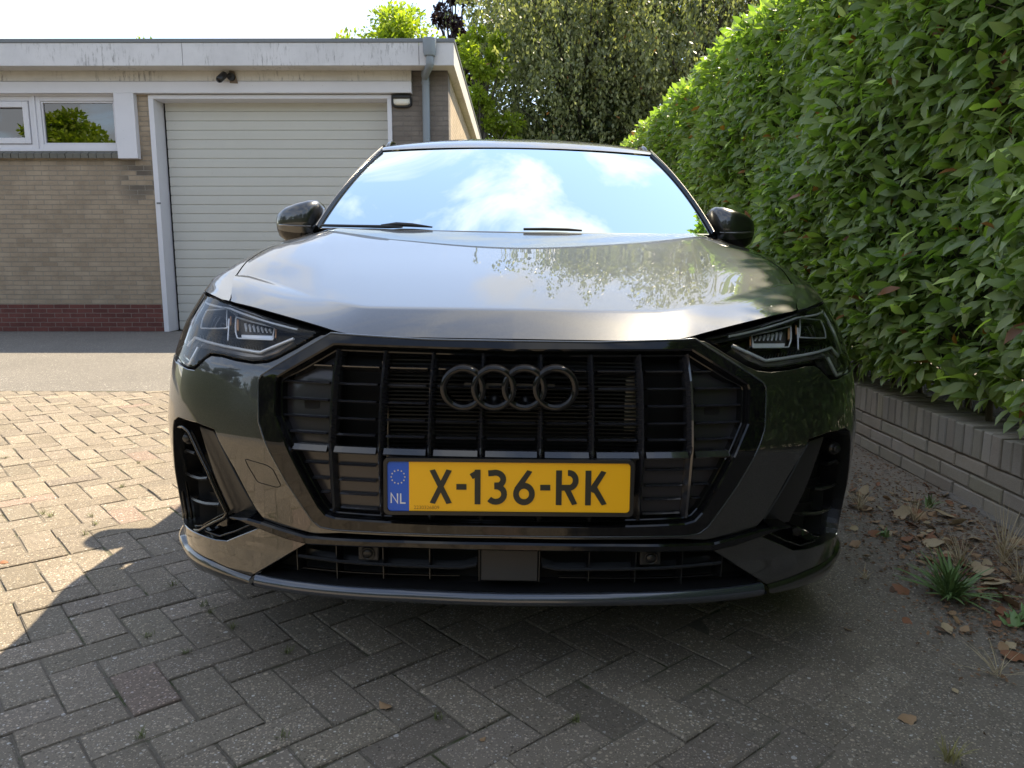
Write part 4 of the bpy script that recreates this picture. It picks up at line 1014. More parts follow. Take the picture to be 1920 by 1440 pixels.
# pavers in 45 degree herringbone
U1 = np.array([math.cos(R(-49)), math.sin(R(-49))]); U2 = np.array([-U1[1], U1[0]]); UW = .1035
org = np.array([-.954, 1.664])
V = []; F = []; TI = []; g_ = .0022; bv = .0035; sid = 0
X0, X1, Y0, Y1 = -5.6, 1.6, -1.2, YP-.0
idx = 0
for i in range(-110, 111):
    for j in range(-110, 111):
        q = (i-j) % 4
        if q == 0: a0, a1, b0, b1 = i, i+2, j, j+1
        elif q == 3: a0, a1, b0, b1 = i, i+1, j, j+2
        else: continue
        ctr = org + U1*UW*(a0+a1)/2 + U2*UW*(b0+b1)/2 + np.array([0,0])
        if not (X0 < ctr[0] < X1 and Y0 < ctr[1] < Y1): continue
        ang = rng.normal(0, .008); dx, dy_ = rng.normal(0, .0012, 2); hx_ = (a1-a0)*UW/2-g_; hy_ = (b1-b0)*UW/2-g_
        z = rng.normal(0, .0012); tx, ty = rng.normal(0, .008, 2)
        ca, sa = math.cos(ang), math.sin(ang)
        for (h1, h2, zz) in ((hx_-bv, hy_-bv, 0), (hx_, hy_, -bv*.8), (hx_, hy_, -.03)):
            for (sx, sy) in ((-1,-1),(1,-1),(1,1),(-1,1)):
                lx, ly = sx*h1+rng.normal(0,.0013), sy*h2+rng.normal(0,.0013); rx, ry = lx*ca-ly*sa+dx, lx*sa+ly*ca+dy_
                p = ctr + U1*rx + U2*ry; V.append((p[0], min(p[1], YP), z+zz+tx*lx+ty*ly))
        k = idx*12
        F += [(k,k+1,k+2,k+3)] + [(k+4+c, k+4+(c+1)%4, k+(c+1)%4, k+c) for c in range(4)] + [(k+8+c, k+8+(c+1)%4, k+4+(c+1)%4, k+4+c) for c in range(4)]
        u = rng.random(); tv = rng.normal(1, .12)
        pink = np.linalg.norm(ctr-np.array([-1.17,1.765])) < .04 or np.linalg.norm(ctr-np.array([-.86,1.62])) < .04 or u < .02
        col = (tv*1.04, tv*.93, tv*.97) if pink else (tv, tv*rng.normal(1,.006), tv*rng.normal(1,.014))
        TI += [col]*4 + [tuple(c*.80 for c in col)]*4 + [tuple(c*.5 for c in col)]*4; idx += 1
me = D.meshes.new('paving'); me.from_pydata(V, [], F); me.materials.append(M['paver'])
ca_ = me.color_attributes.new('tint', 'FLOAT_COLOR', 'POINT'); ca_.data.foreach_set('color', np.concatenate([np.array(TI), np.ones((len(TI),1))], 1).ravel())
po = D.objects.new('paving', me); COL.objects.link(po); tag(po, kind='structure')
# plain continuation of the paving outside the picture
b = MB(); b.grid([[(x,y,-.0015) for x in (-14,-5.6)] for y in (-9,YP)]); b.grid([[(x,y,-.0015) for x in (-5.6,1.6)] for y in (-9,-1.25)])
pe = b.build('paving_outer', M['asphalt']); tag(pe, kind='structure')

# ================================================================== GARAGE BUILDING
def brickmat(name, c1, c2, mortar, bw=.215, bh=.0645, stain=0, off=.5, swap='XZ', ms=.010):
    m = mat(name, c1, .9); t = NT(m); sp = t.n('ShaderNodeSeparateXYZ', {0: t.obj()})
    a, z = (sp.outputs[0] if swap == 'XZ' else sp.outputs[1]), sp.outputs[2]
    cb = t.n('ShaderNodeCombineXYZ', {0: a, 1: z})
    dn = t.n('ShaderNodeTexNoise', {'Vector': t.obj(), 'Scale': 14.0, 'Detail': 3.0}); vm = t.n('ShaderNodeVectorMath', {0: dn.outputs['Color'], 1: (.5,.5,.5)}, operation='SUBTRACT'); vs_ = t.n('ShaderNodeVectorMath', {0: vm.outputs[0], 'Scale': .012}, operation='SCALE')
    va = t.n('ShaderNodeVectorMath', {0: cb.outputs[0], 1: vs_.outputs[0]}, operation='ADD')
    br = t.n('ShaderNodeTexBrick', {'Vector': va.outputs[0], 'Color1': (0,0,0,1), 'Color2': (1,1,1,1), 'Mortar': (.5,.5,.5,1), 'Scale': 1.0, 'Mortar Size': ms*.5, 'Mortar Smooth': .25, 'Bias': 0.0, 'Brick Width': bw, 'Row Height': bh}, offset=off)
    n = t.noise(t.obj(), 3.5, 6, .65); n2 = t.noise(t.obj(), 45, 5, .7)
    c = t.mix(br.outputs['Color'], c1, c2); c = t.mix(t.math('MULTIPLY', n2, .55), c, tuple(x*.5 for x in c1)); c = t.mix(t.ramp(n, [(.42,0),(.7,.5)]), c, tuple(x*1.25 for x in c2))
    if stain:   # sooty patch under the window pier, pale bloom elsewhere
        dx_ = t.math('DIVIDE', t.math('SUBTRACT', sp.outputs[0], stain[0]), stain[2]); dz_ = t.math('DIVIDE', t.math('SUBTRACT', sp.outputs[2], stain[1]), stain[3])
        rr = t.math('ADD', t.math('MULTIPLY', dx_, dx_), t.math('MULTIPLY', dz_, dz_)); ms_ = t.math('MULTIPLY', t.ramp(rr, [(0,1),(1,0)]), t.math('GREATER_THAN', t.n('ShaderNodeSeparateColor', {0: br.outputs['Color']}).outputs[0], .38)); c = t.mix(t.math('MULTIPLY', ms_, .8), c, (.055,.050,.047))
    c = t.mix(br.outputs['Fac'], c, t.mix(n2, mortar, tuple(x*.6 for x in mortar))); t.color(c)
    t.bump(t.math('ADD', t.math('MULTIPLY', t.math('SUBTRACT', 1, br.outputs['Fac']), 1.0), t.math('MULTIPLY', n2, .35)), 1, .008); return m
FY_ = 10.75
XF = lambda px, py, Y=FY_: wY(px, py, Y)[0]
ZF = lambda px, py, Y=FY_: wY(px, py, Y)[2]
xs_ = XF(250,330); zs_ = ZF(250,330)
M['brick'] = brickmat('yellow_brick', (.30,.235,.165), (.385,.31,.225), (.33,.295,.24), stain=(XF(262,330), ZF(262,335), .38, .42))
M['brick_grey'] = brickmat('grey_brick', (.17,.145,.125), (.23,.20,.175), (.22,.20,.18))
M['brick_sunlit'] = brickmat('yellow_brick_sunlit', (.40,.31,.21), (.48,.38,.27), (.34,.28,.2), swap='YZ')  # same brick, its sunlight put into a lighter, warmer colour
M['brick_red'] = brickmat('red_plinth_brick', (.115,.038,.032), (.17,.058,.047), (.27,.21,.18))
def painted(name, col, dirt=.3, streak=True):
    m = mat(name, col, .55); t = NT(m); o = t.obj(); n = t.noise(o, 2.2, 6, .7); c = t.mix(t.math('MULTIPLY', t.ramp(n, [(.4,0),(.75,1)]), dirt), col, tuple(x*.62 for x in col)); nf = t.noise(o, 35, 5, .75); c = t.mix(t.ramp(nf, [(.66,0),(.70,.5)]), c, tuple(x*.35 for x in col))
    if streak:
        mp = t.n('ShaderNodeMapping', {'Vector': o, 'Scale': (26, 26, 5.0)}); s_ = t.noise(mp.outputs[0], 1.0, 5, .75); n3 = t.noise(o, 1.6, 3, .5)
        k_ = t.math('MULTIPLY', t.ramp(s_, [(.53,0),(.66,1)]), t.ramp(n3, [(.44,0),(.58,.85)])); c = t.mix(k_, c, (.13,.125,.12))
    t.color(c); t.bump(t.noise(o, 40, 4), .15, .002); return m
M['fascia'] = painted('fascia_white_paint', (.62,.61,.62), .45)
M['trimw'] = painted('white_paint', (.66,.66,.70), .15, False)
M['beam'] = painted('cream_beam_paint', (.62,.59,.55), .5)
M['door'] = painted('cream_door_enamel', (.53,.53,.49), .12, False)
M['zinc'] = mat('grey_roof_edge', (.16,.17,.18), .5, .3); M['pvc'] = mat('grey_pvc_pipe', (.22,.25,.28), .45); M['roofing'] = mat('bitumen', (.05,.05,.05), .9)
M['stone'] = painted('mossy_sill', (.13,.125,.105), .9, False)

gb = empty('garage_building', (-5, FY_, 0), 'flat roofed garage building of yellow brick with white fascia and a large roller door', 'building')
def gpart(b, name, m_, parent=None, bevel=0):
    o = b.build(name, m_, None, bevel); o.parent = parent or gb
    o.location = tuple(-Vector(gb.location)) if (parent is None or parent == gb) else (0,0,0); return o
XR = XF(841, 200); XL = -11.0; ZB = ZF(500, 124); ZT_ = ZF(500,73,10.35); DX0 = XF(297,400); DX1 = XF(734,230); DZ = ZF(500,179); ZPL = ZF(150,571)
PX0, PX1 = XF(223,230), XF(260,230); WZ1 = ZF(150,174); WZ0 = ZF(150,283)
BB = FY_+11.5
def wallbox(b, x0, x1, z0, z1, mi=0, d=.30): b.box(x0, x1, FY_, FY_+d, z0, z1, mi)
b = MB(); wallbox(b, XL, DX0, ZPL, WZ0); wallbox(b, PX0+.02, DX0, WZ0, ZB+.1); gpart(b, 'brick_wall', M['brick'])
b = MB(); wallbox(b, XL, DX0, 0, ZPL-.001); gpart(b, 'brick_plinth', M['brick_red'])
b = MB(); wallbox(b, DX1, XR, 0, ZB+.1); gpart(b, 'brick_pier', M['brick_grey'])
b = MB(); wallbox(b, XL, PX0+.02, WZ1-.0, ZB+.1); wallbox(b, DX0, DX1, DZ+.001, ZB+.1); gpart(b, 'lintel_wall', M['trimw'])
b = MB(); b.box(XR-.30, XR, FY_+.301, BB, 0, ZB+.1); gpart(b, 'side_wall', M['brick_sunlit'])
b = MB(); b.box(XL, XR-.301, BB-.3, BB, 0, ZB+.1); b.box(XL, XL+.3, FY_+.301, BB-.301, 0, ZB+.1); gpart(b, 'rear_wall', M['brick'])
# projecting beam over window and door
zb1 = ZF(400,124,FY_-.10); zbm = ZF(400,152,FY_-.10); zb0 = ZF(400,174,FY_-.10); xe_ = XF(771,150,FY_-.10)
b = MB(); b.box(XL, xe_, FY_-.085, FY_-.002, zbm+.003, zb1+.06); gpart(b, 'beam_board', M['beam'], bevel=.004)
b = MB(); b.box(XL, xe_, FY_-.10, FY_-.002, zb0, zbm-.003); gpart(b, 'beam_board', M['trimw'], bevel=.004)
# fascia with overhang and soffit
FYF = 10.35; zf0 = ZF(400,123,FYF); zf1 = ZF(400,80,FYF); zt1 = ZF(400,72.5,FYF); XFR = XF(851,100,FYF)
s1 = XF(341,100,FYF); s2 = XF(785,100,FYF); s0 = XL-.3; ls = s1-3.3
for a_, c_ in ((s0, s1-6.6),(s1-6.597, ls),(ls+.003, s1),(s1+.006, s2),(s2+.006, XFR)):
    b = MB(); b.box(a_, c_, FYF, FYF+.03, zf0, zf1); gpart(b, 'fascia_board', M['fascia'], bevel=.003)
for i in range(4):
    y0 = FYF+.031+i*3.0; b = MB(); b.box(XFR-.03, XFR, y0, y0+2.99 if i < 3 else BB+.3, zf0, zf1); gpart(b, 'fascia_board', M['beam'], bevel=.003)
b = MB(); b.box(s0, XFR+.012, FYF-.012, FYF+.05, zf1+.001, zt1); b.box(XFR-.05, XFR+.012, FYF+.051, BB+.3, zf1+.001, zt1); gpart(b, 'roof_edge', M['zinc'], bevel=.004)
b = MB(); b.box(s0, XFR-.031, FYF+.031, BB+.3, zf0+.02, zf1-.03); rf = gpart(b, 'roof', M['roofing'])
b = MB(); b.box(s0, XFR-.031, FYF+.031, FY_-.11, zf0+.006, zf0+.018); b.box(XR+.001, XFR-.031, FY_-.109, BB+.2, zf0+.006, zf0+.018); gpart(b, 'soffit', M['beam'])
# garage door set back in a white frame
GD = empty('garage_door', (0,0,0)); GD.parent = gb; GD.location = tuple(-Vector(gb.location))
dy0 = FY_+.26; ix0 = XF(304,400,FY_-.03); jx = DX0
b = MB(); w1 = .048
b.box(DX0-.02, DX0+w1, FY_-.03, FY_+.30, 0, DZ-w1); b.box(DX1-w1, DX1+.01, FY_-.03, FY_+.30, 0, DZ-w1); b.box(DX0-.02, DX1+.01, FY_-.03, FY_+.30, DZ-w1+.001, DZ+.002)
fo = b.build('door_frame', M['trimw'], GD, .004)
dx0 = XF(323,400,dy0); dx1 = DX1-w1; dz1 = ZF(500,192,dy0)
b = MB(); nsl = 25; hh = (dz1-.0)/nsl
for i in range(nsl):
    z0_, z1_ = i*hh, (i+1)*hh
    b.grid([[(dx0, y, z), (dx1, y, z)] for y, z in ((dy0+.012, z0_),(dy0+.012,z0_+.007),(dy0,z0_+.013),(dy0-.002,(z0_+z1_)/2),(dy0,z1_-.002),(dy0+.012,z1_))], 0, False)
b.build('door_leaf', M['door'], GD)
b = MB(); b.box(DX0+w1-.001, dx0-.001, dy0+.02, dy0+.05, 0, dz1+.1); b.box(DX0+w1, DX1-w1, dy0+.03, dy0+.05, dz1-.02, DZ-w1); b.build('door_gap', M['void'], GD)
b = MB(); zt_ = ZF(309,381,FY_-.034)
b.box(DX0-.0, DX0+w1+.01, FY_-.034, FY_-.0305, zt_-.012, zt_+.012); b.build('tape', mat('grey_tape', (.14,.15,.16), .5), GD)
# white pier panel beside the window
b = MB(); b.box(PX0, PX1, FY_-.10, FY_-.001, ZF(240,297,FY_-.1), zb0-.001); gpart(b, 'pier_panel', M['trimw'], bevel=.004)
# windows
def window(px0, px1, casement, nm='window'):
    w = empty(nm, (0,0,0)); w.parent = gb; w.location = tuple(-Vector(gb.location)); Yw = FY_+.02
    x0, x1 = px0, px1; z0 = WZ0+.03; z1 = WZ1-.04; b = MB(); f = .06
    def fr(x0, x1, z0, z1, f, y0, y1):
        b.box(x0, x0+f, y0, y1, z0, z1); b.box(x1-f, x1, y0, y1, z0, z1); b.box(x0+f, x1-f, y0, y1, z0, z0+f); b.box(x0+f, x1-f, y0, y1, z1-f, z1)
    fr(x0, x1, z0, z1, f, Yw, Yw+.08)
    if casement: fr(x0+f+.008, x1-f-.008, z0+f+.008, z1-f-.008, .075, Yw-.02, Yw+.04); g = f+.08
    else: fr(x0+f+.002, x1-f-.002, z0+f+.002, z1-f-.002, .02, Yw+.02, Yw+.06); g = f+.02
    b.build('frame', M['trimw'], w, .004)
    b = MB(); b.box(x0+g, x1-g, Yw+.045, Yw+.05, z0+g, z1-g); b.build('pane', M['pane'], w)
    b = MB(); b.box(x0+g-.02, x1-g+.02, Yw+.30, Yw+.32, z0, z1); b.build('room_behind', mat('dim_room', (.12,.13,.14), .9), w)
    # blind pulled part way down behind the pane
    b = MB(); b.box(x0+g+.03, x1-g-.02, Yw+.10, Yw+.105, z0+(z1-z0)*.60, z1-g); b.build('blind', mat('blind_white', (.6,.62,.62), .8), w)
wl0 = XF(68,230); window(wl0, PX0-.005, False); window(XF(-84,230), wl0-.03, True); window(XF(-84,230)-1.33, XF(-84,230)-.03, False)
b = MB()
b.box(XL, PX0-.004, FY_-.0, FY_+.12, WZ0-.0, WZ0+.029); b.box(XL, PX0-.004, FY_-.02, FY_+.12, WZ1-.039, WZ1-.001)
for xx in (wl0-.015, XF(-84,230)-.015): b.box(xx-.014, xx+.014, FY_+.0, FY_+.10, WZ0+.03, WZ1-.04)
b.box(XL, XF(-84,230)-1.335, FY_+.0, FY_+.1, WZ0+.03, WZ1-.04)
gpart(b, 'window_surround', M['trimw'])
b = MB(); x = XL
while x < PX0-.02:
    w_ = .105; zz = rng.normal(0,.004); b.hexa([(x,FY_-.07+zz,WZ0-.105),(x+w_-.008,FY_-.07+zz,WZ0-.105),(x+w_-.008,FY_-.001,WZ0-.09),(x,FY_-.001,WZ0-.09),(x,FY_-.075+zz,WZ0-.045),(x+w_-.008,FY_-.075+zz,WZ0-.045),(x+w_-.008,FY_-.001,WZ0-.003),(x,FY_-.001,WZ0-.003)]); x += w_
gpart(b, 'window_sill', M['stone'])
# rain pipe with hopper
b = MB(); P = wY(805,72,FYF-.07); hx0 = P[0]; zh1 = P[2]; zh0 = wY(805,97,FYF-.07)[2]
b.tube([(hx0,FYF-.062,zh1),(hx0,FYF-.062,zh0),(hx0,FYF-.062,zh0-.05)], [.085,.085,.07], 20)
pl = wY(798,150,FY_-.07); b.tube(catmull([(hx0,FYF-.062,zh0-.03),(hx0,FYF-.062,wY(805,118,FYF)[2]),(hx0-.01,FYF-.02,wY(804,124,FYF)[2]),(pl[0]+.0,FY_-.12,wY(798,143,FY_-.1)[2]),(pl[0],FY_-.07,wY(798,152,FY_-.07)[2]),(pl[0],FY_-.07,1.5),(pl[0],FY_-.07,0.05)], 5), .050, 16)
gpart(b, 'rain_pipe', M['pvc'])
b = MB()
for z in (1.2, ZF(798,160)): b.tube([(pl[0]-.0,FY_-.07,z),(pl[0],FY_-.07,z+.03)], .056, 16)
gpart(b, 'pipe_bracket', M['pvc'])
# wall lamp (own thing)
lp = wY(753,189,FY_-.06); wl_ = empty('wall_lamp', (lp[0], FY_-.001, lp[2]), 'oval black bulkhead lamp on the grey brick pier right of the garage door', 'lamp')
b = MB()
def oval(rx, rz, y, n=36, p=.6): return [(abs(math.cos(2*math.pi*i/n))**p*math.copysign(rx, math.cos(2*math.pi*i/n)), y, abs(math.sin(2*math.pi*i/n))**p*math.copysign(rz, math.sin(2*math.pi*i/n))) for i in range(n)]
b.grid([oval(.135,.085,0), oval(.135,.085,-.04), oval(.13,.08,-.055), oval(.112,.062,-.058), oval(.112,.062,-.03)], 0, False, closev=True); b.build('housing', M['matt_black'], wl_)
b = MB(); b.grid([oval(.112,.060,-.03), oval(.108,.057,-.07), oval(.09,.045,-.092), oval(.04,.02,-.10), oval(.001,.001,-.101)], 0, True, closev=True); b.build('diffuser', mat('opal_glass', (.75,.73,.66), .35), wl_)
b = MB(); b.grid([[(x, y, z) for x in (-.115,.115)] for y, z in ((-.05,.083),(-.11,.062),(-.112,.02),(-.10,.018))]); b.build('hood', M['matt_black'], wl_)
# security camera
cp = wY(425,146,FY_-.16); cm_ = empty('security_camera', (cp[0], FY_-.11, cp[2]), 'small black security camera mounted on the white beam above the garage door', 'camera')
b = MB(); b.cyl((.05,0.01,.02), (0,-1,0), .05, .05, 20); b.build('bracket', M['matt_black'], cm_)
b = MB(); b.tube([(.05,-.03,.02),(.0,-.09,.02)], .018, 10); b.build('arm', M['matt_black'], cm_)
b = MB(); b.lathe([(0,-.10),(.036,-.098),(.045,-.08),(.045,.04),(.03,.055),(0,.056)], (-.03,-.10,.012), (.35,.5,.55), 24); b.build('camera_body', M['satin_black'], cm_)
b = MB(); b.lathe([(0,-.012),(.03,-.008),(.036,.0)], (-.03-.35*.1/.82,-.10-.5*.1/.82-.0,.012-.55*.1/.82), (.35,.5,.55), 20); b.build('camera_lens', M['gloss_black'], cm_)
b = MB(); b.hexa([(.02,-.002,-.055),(.13,-.002,-.06),(.13,.0,-.06),(.02,.0,-.055),(.02,-.002,.11),(.09,-.002,.09),(.09,0,.09),(.02,0,.11)]); b.build('mount_plate', mat('brown_stain', (.16,.12,.09), .8), cm_)

# ================================================================== RETAINING WALL
M['wallbrick'] = None
def greybrick(name, base):
    m = mat(name, base, .92); t = NT(m); o = t.obj(); at = t.n('ShaderNodeAttribute', attribute_name='tint'); n = t.noise(o, 9, 6, .65); n2 = t.noise(o, 160, 5, .7)
    c = t.mix(n, tuple(x*.72 for x in base), tuple(x*1.2 for x in base)); c = t.mix(1.0, c, at.outputs['Color'], 'MULTIPLY'); c = t.mix(t.math('MULTIPLY', n2, .5), c, tuple(x*.5 for x in base)); t.color(c); t.bump(t.math('ADD', n2, n), .8, .004); return m
M['gbrick'] = greybrick('weathered_grey_brick', (.46,.415,.345)); M['mortar'] = mat('mortar', (.25,.225,.19), .95); t = NT(M['mortar']); t.color(t.mix(t.noise(t.obj(), 50, 5, .7), (.15,.135,.11), (.33,.30,.26))); t.bump(t.noise(t.obj(), 120, 4), 1, .005)
rw = empty('retaining_wall', (1.8, 4, 0), 'low grey brick garden wall with upright coping bricks below the hedge', 'wall')
WX = 1.80; wy0, wy1 = -3.5, 12.0
def bricks(name, rows):
    V, F, T = [], [], []
    for (x0, x1, y0, y1, z0, z1) in rows:
        k = len(V); j = rng.normal(0, .002, 3); x0 += j[0]; b_ = .004
        for X_, i_ in ((x0+b_, 0), (x0, 1)): pass
        V += [(x0,y0+b_,z0+b_),(x0,y1-b_,z0+b_),(x0,y1-b_,z1-b_),(x0,y0+b_,z1-b_),(x0+b_,y0,z0),(x0+b_,y1,z0),(x0+b_,y1,z1),(x0+b_,y0,z1),(x1,y0,z0),(x1,y1,z0),(x1,y1,z1),(x1,y0,z1)]
        V[k:] = [(p[0]+rng.normal(0,.0008), p[1]+rng.normal(0,.001), p[2]+rng.normal(0,.001)) for p in V[k:]]
        F += [(k,k+3,k+2,k+1)] + [(k+4+c, k+c, k+(c+1)%4, k+4+(c+1)%4)[::-1] for c in range(4)] + [(k+8+c, k+4+c, k+4+(c+1)%4, k+8+(c+1)%4)[::-1] for c in range(4)]
        tv = rng.normal(1, .10); T += [(tv*rng.normal(1,.02), tv, tv*rng.normal(1,.03), 1)]*12
    me = D.meshes.new(name); me.from_pydata(V, [], F); me.materials.append(M['gbrick']); a = me.color_attributes.new('tint','FLOAT_COLOR','POINT'); a.data.foreach_set('color', np.array(T).ravel())
    o = D.objects.new(name, me); COL.objects.link(o); o.parent = rw; o.location = tuple(-Vector(rw.location)); return o
rows = []; H = .0625
for c_ in range(3):
    y = wy0 + (c_ % 2)*.105
    while y < wy1: rows.append((WX, WX+.10, y, y+.203, .012+c_*H*1.02, .012+c_*H*1.02+H-.009)); y += .212
bricks('brick_course', rows); zt2 = .012+3*H*1.02
rows = []; y = wy0
while y < wy1: rows.append((WX-.006, WX+.21, y, y+.0525, zt2, zt2+.118+rng.normal(0,.002))); y += .0615
bricks('coping', rows)
b = MB(); b.box(WX+.007, WX+.19, wy0, wy1, -.05, zt2+.105); o_ = b.build('mortar_core', M['mortar'], rw); o_.location = tuple(-Vector(rw.location))
b = MB(); b.box(WX-.03, WX+.02, wy0, 3.1, -.05, .02); o_ = b.build('footing', M['mortar'], rw, .008); o_.location = tuple(-Vector(rw.location))
sheet('planting_soil', WX+.1, 5.5, -3.6, 14, .255, M['soil'])

# ================================================================== FOLIAGE
def leafmat(name, c1, c2, rough=.35, trans=.5, tcol=None, spec=.5, vein=True):
    m = D.materials.new(name); m.use_nodes = True; n = m.node_tree; b = n.nodes['Principled BSDF']; t = NT(m)
    at = t.n('ShaderNodeAttribute', attribute_name='tint'); sp = t.n('ShaderNodeSeparateColor', {0: at.outputs['Color']})
    c = t.mix(sp.outputs[0], c1, c2); c = t.mix(t.math('GREATER_THAN', sp.outputs[1], .987), c, (.32,.13,.05)); c = t.mix(t.math('GREATER_THAN', sp.outputs[2], .975), c, tuple(min(1,x*2.0) for x in c2))
    t.color(c); b.inputs['Roughness'].default_value = rough; b.inputs['Specular IOR Level'].default_value = spec
    tr = t.n('ShaderNodeBsdfTranslucent'); tc_ = t.mix(1.0, c, tcol or (1.6,1.7,.6), 'MULTIPLY'); t.l(tc_, tr.inputs[0])
    mx = t.n('ShaderNodeMixShader', {0: trans}); o = n.nodes['Material Output']; t.l(b.outputs[0], mx.inputs[1]); t.l(tr.outputs[0], mx.inputs[2]); t.l(mx.outputs[0], o.inputs[0]); return m
def leaves(name, shape, P, A, N, L, m_, parent=None, tint=None, smooth=True):
    """shape: (verts k*3 with x along the leaf, y across, z up; faces). P positions, A along-directions, N normals, L lengths"""
    sv, sf = shape; n = len(P); A = A/np.linalg.norm(A, axis=1, keepdims=True); Bc = np.cross(N, A); Bc /= (np.linalg.norm(Bc, axis=1, keepdims=True)+1e-9); Nn = np.cross(A, Bc)
    sv = np.array(sv, float); V = P[:,None,:] + L[:,None,None]*(sv[None,:,0:1]*A[:,None,:] + sv[None,:,1:2]*Bc[:,None,:] + sv[None,:,2:3]*Nn[:,None,:])
    k = len(sv); V = V.reshape(-1, 3); fl = np.concatenate([np.array(f) for f in sf]); ln = np.array([len(f) for f in sf])
    loops = (fl[None,:] + (np.arange(n)*k)[:,None]).ravel(); lens = np.tile(ln, n); starts = np.concatenate([[0], np.cumsum(lens)[:-1]])
    me = D.meshes.new(name); me.vertices.add(len(V)); me.vertices.foreach_set('co', V.ravel()); me.loops.add(len(loops)); me.loops.foreach_set('vertex_index', loops.astype(np.int32))
    me.polygons.add(len(lens)); me.polygons.foreach_set('loop_start', starts.astype(np.int32)); me.polygons.foreach_set('loop_total', lens.astype(np.int32)); me.polygons.foreach_set('use_smooth', np.full(len(lens), smooth)); me.update(calc_edges=True)
    T = rng.random((n, 3)) if tint is None else tint; T = np.concatenate([np.repeat(T, k, axis=0), np.ones((n*k,1))], 1)
    ca = me.color_attributes.new('tint', 'FLOAT_COLOR', 'POINT'); ca.data.foreach_set('color', T.astype(np.float32).ravel()); me.materials.append(m_)
    o = D.objects.new(name, me); COL.objects.link(o)
    if parent: o.parent = parent; o.location = tuple(-Vector(parent.location))
    return o
LAUREL = ([(0,0,0),(.12,0,.0),(.38,0,.03),(.68,0,.02),(1,0,-.06),(.12,.07,.02),(.38,.18,.075),(.68,.165,.06),(.12,-.07,.02),(.38,-.18,.075),(.68,-.165,.06)],
  [(0,1,5),(1,2,6,5),(2,3,7,6),(3,4,7),(0,8,1),(1,8,9,2),(2,9,10,3),(3,10,4)])
SMALL = ([(0,0,0),(.5,.28,.06),(1,0,0),(.5,-.28,.06)], [(0,3,2,1)])
M['laurel'] = leafmat('laurel_leaf', (.125,.200,.055), (.30,.355,.11), .36, .40, (1.5,1.9,.5))
HX, HT = 1.72, 2.74; HZ0 = .42
def htop(y): return HT + np.interp(y, [3.3, 4.6], [.40, 0])
def hface(y, z): return HX + .05*np.sin(y*2.1+z*1.3) + .04*np.sin(y*5.3-z*3.7+1) + .03*np.sin(z*6.1+y*1.7)
hd = empty('laurel_hedge', (2.3, 5.5, .25), 'tall dense evergreen laurel hedge growing behind the low wall right of the car', 'hedge')
n = 84000
y = rng.uniform(-3.5, 13, n)
z = HZ0 + (htop(y)-HZ0)*rng.random(n); dep = rng.gamma(1.3, .055, n); x = hface(y, z) + dep
lowcut = .42 + .05*np.sin(y*4) + .04*np.sin(y*9.3); z = np.maximum(z, lowcut - rng.random(n)*.08)
P = np.stack([x, y, z], 1)
A = np.stack([-.55+rng.normal(0,.5,n), rng.normal(0,.65,n), -.25+rng.normal(0,.65,n)], 1)
N = np.stack([-.75+rng.normal(0,.45,n), rng.normal(0,.45,n)-.1, .65+rng.normal(0,.45,n)], 1)
L = rng.uniform(.045, .125, n); T = rng.random((n,3)); cl = .5+.5*np.sin(y*3.1+np.sin(z*2.7)*2)*np.sin(z*3.9+y); T[:,0] = np.clip(T[:,0]*.7 + .3*cl, 0, 1)
n2 = 15000; y2 = rng.uniform(-3.5, 13, n2); x2 = HX + rng.random(n2)*1.15; z2 = htop(y2) + rng.normal(0, .045, n2) - .02 + .05*np.sin(y2*3)+.04*np.sin(x2*7)
P2 = np.stack([x2, y2, z2], 1); A2 = np.stack([rng.normal(-.2,.5,n2), rng.normal(0,.5,n2), .7+rng.normal(0,.4,n2)], 1); N2 = np.stack([rng.normal(-.2,.7,n2), rng.normal(-.2,.7,n2), .5+rng.normal(0,.5,n2)], 1); L2 = rng.uniform(.07,.12,n2); T2 = rng.random((n2,3)); T2[:,0] = .6+.4*T2[:,0]
leaves('hedge_leaves', LAUREL, np.vstack([P,P2]), np.vstack([A,A2]), np.vstack([N,N2]), np.concatenate([L,L2]), M['laurel'], hd, np.vstack([T,T2]))
b = MB(); ys = np.linspace(-3.6, 13.1, 140); zs = np.linspace(0, 1, 24)
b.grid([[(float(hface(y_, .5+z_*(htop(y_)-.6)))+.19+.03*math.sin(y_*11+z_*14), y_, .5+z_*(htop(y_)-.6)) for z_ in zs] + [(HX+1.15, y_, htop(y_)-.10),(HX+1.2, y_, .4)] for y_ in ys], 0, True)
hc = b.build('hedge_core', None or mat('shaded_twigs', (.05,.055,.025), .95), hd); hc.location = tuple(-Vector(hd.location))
b = MB()
for y_ in np.arange(-3.3, 13, .16):
    xx = 2.05+rng.normal(0,.06); b.tube([(xx,y_+rng.normal(0,.04),.24),(xx-.03,y_+rng.normal(0,.05),.5),(xx-.08+rng.normal(0,.05),y_+rng.normal(0,.12),.95)], [.014,.012,.007], 6)
for i in range(1100):
    y_ = rng.uniform(-1,9); z_ = rng.uniform(.45,2.6); x_ = float(hface(y_, z_))+rng.uniform(.03,.14); d_ = rng.normal(0,.06,3); b.tube([(x_+.1,y_-d_[1],z_-.10),(x_,y_,z_),(x_-.04,y_+d_[1],z_+.06)], [.003,.0026,.0015], 4)
hs2 = b.build('stems', mat('hedge_stems', (.10,.085,.05), .8), hd); hs2.location = tuple(-Vector(hd.location))

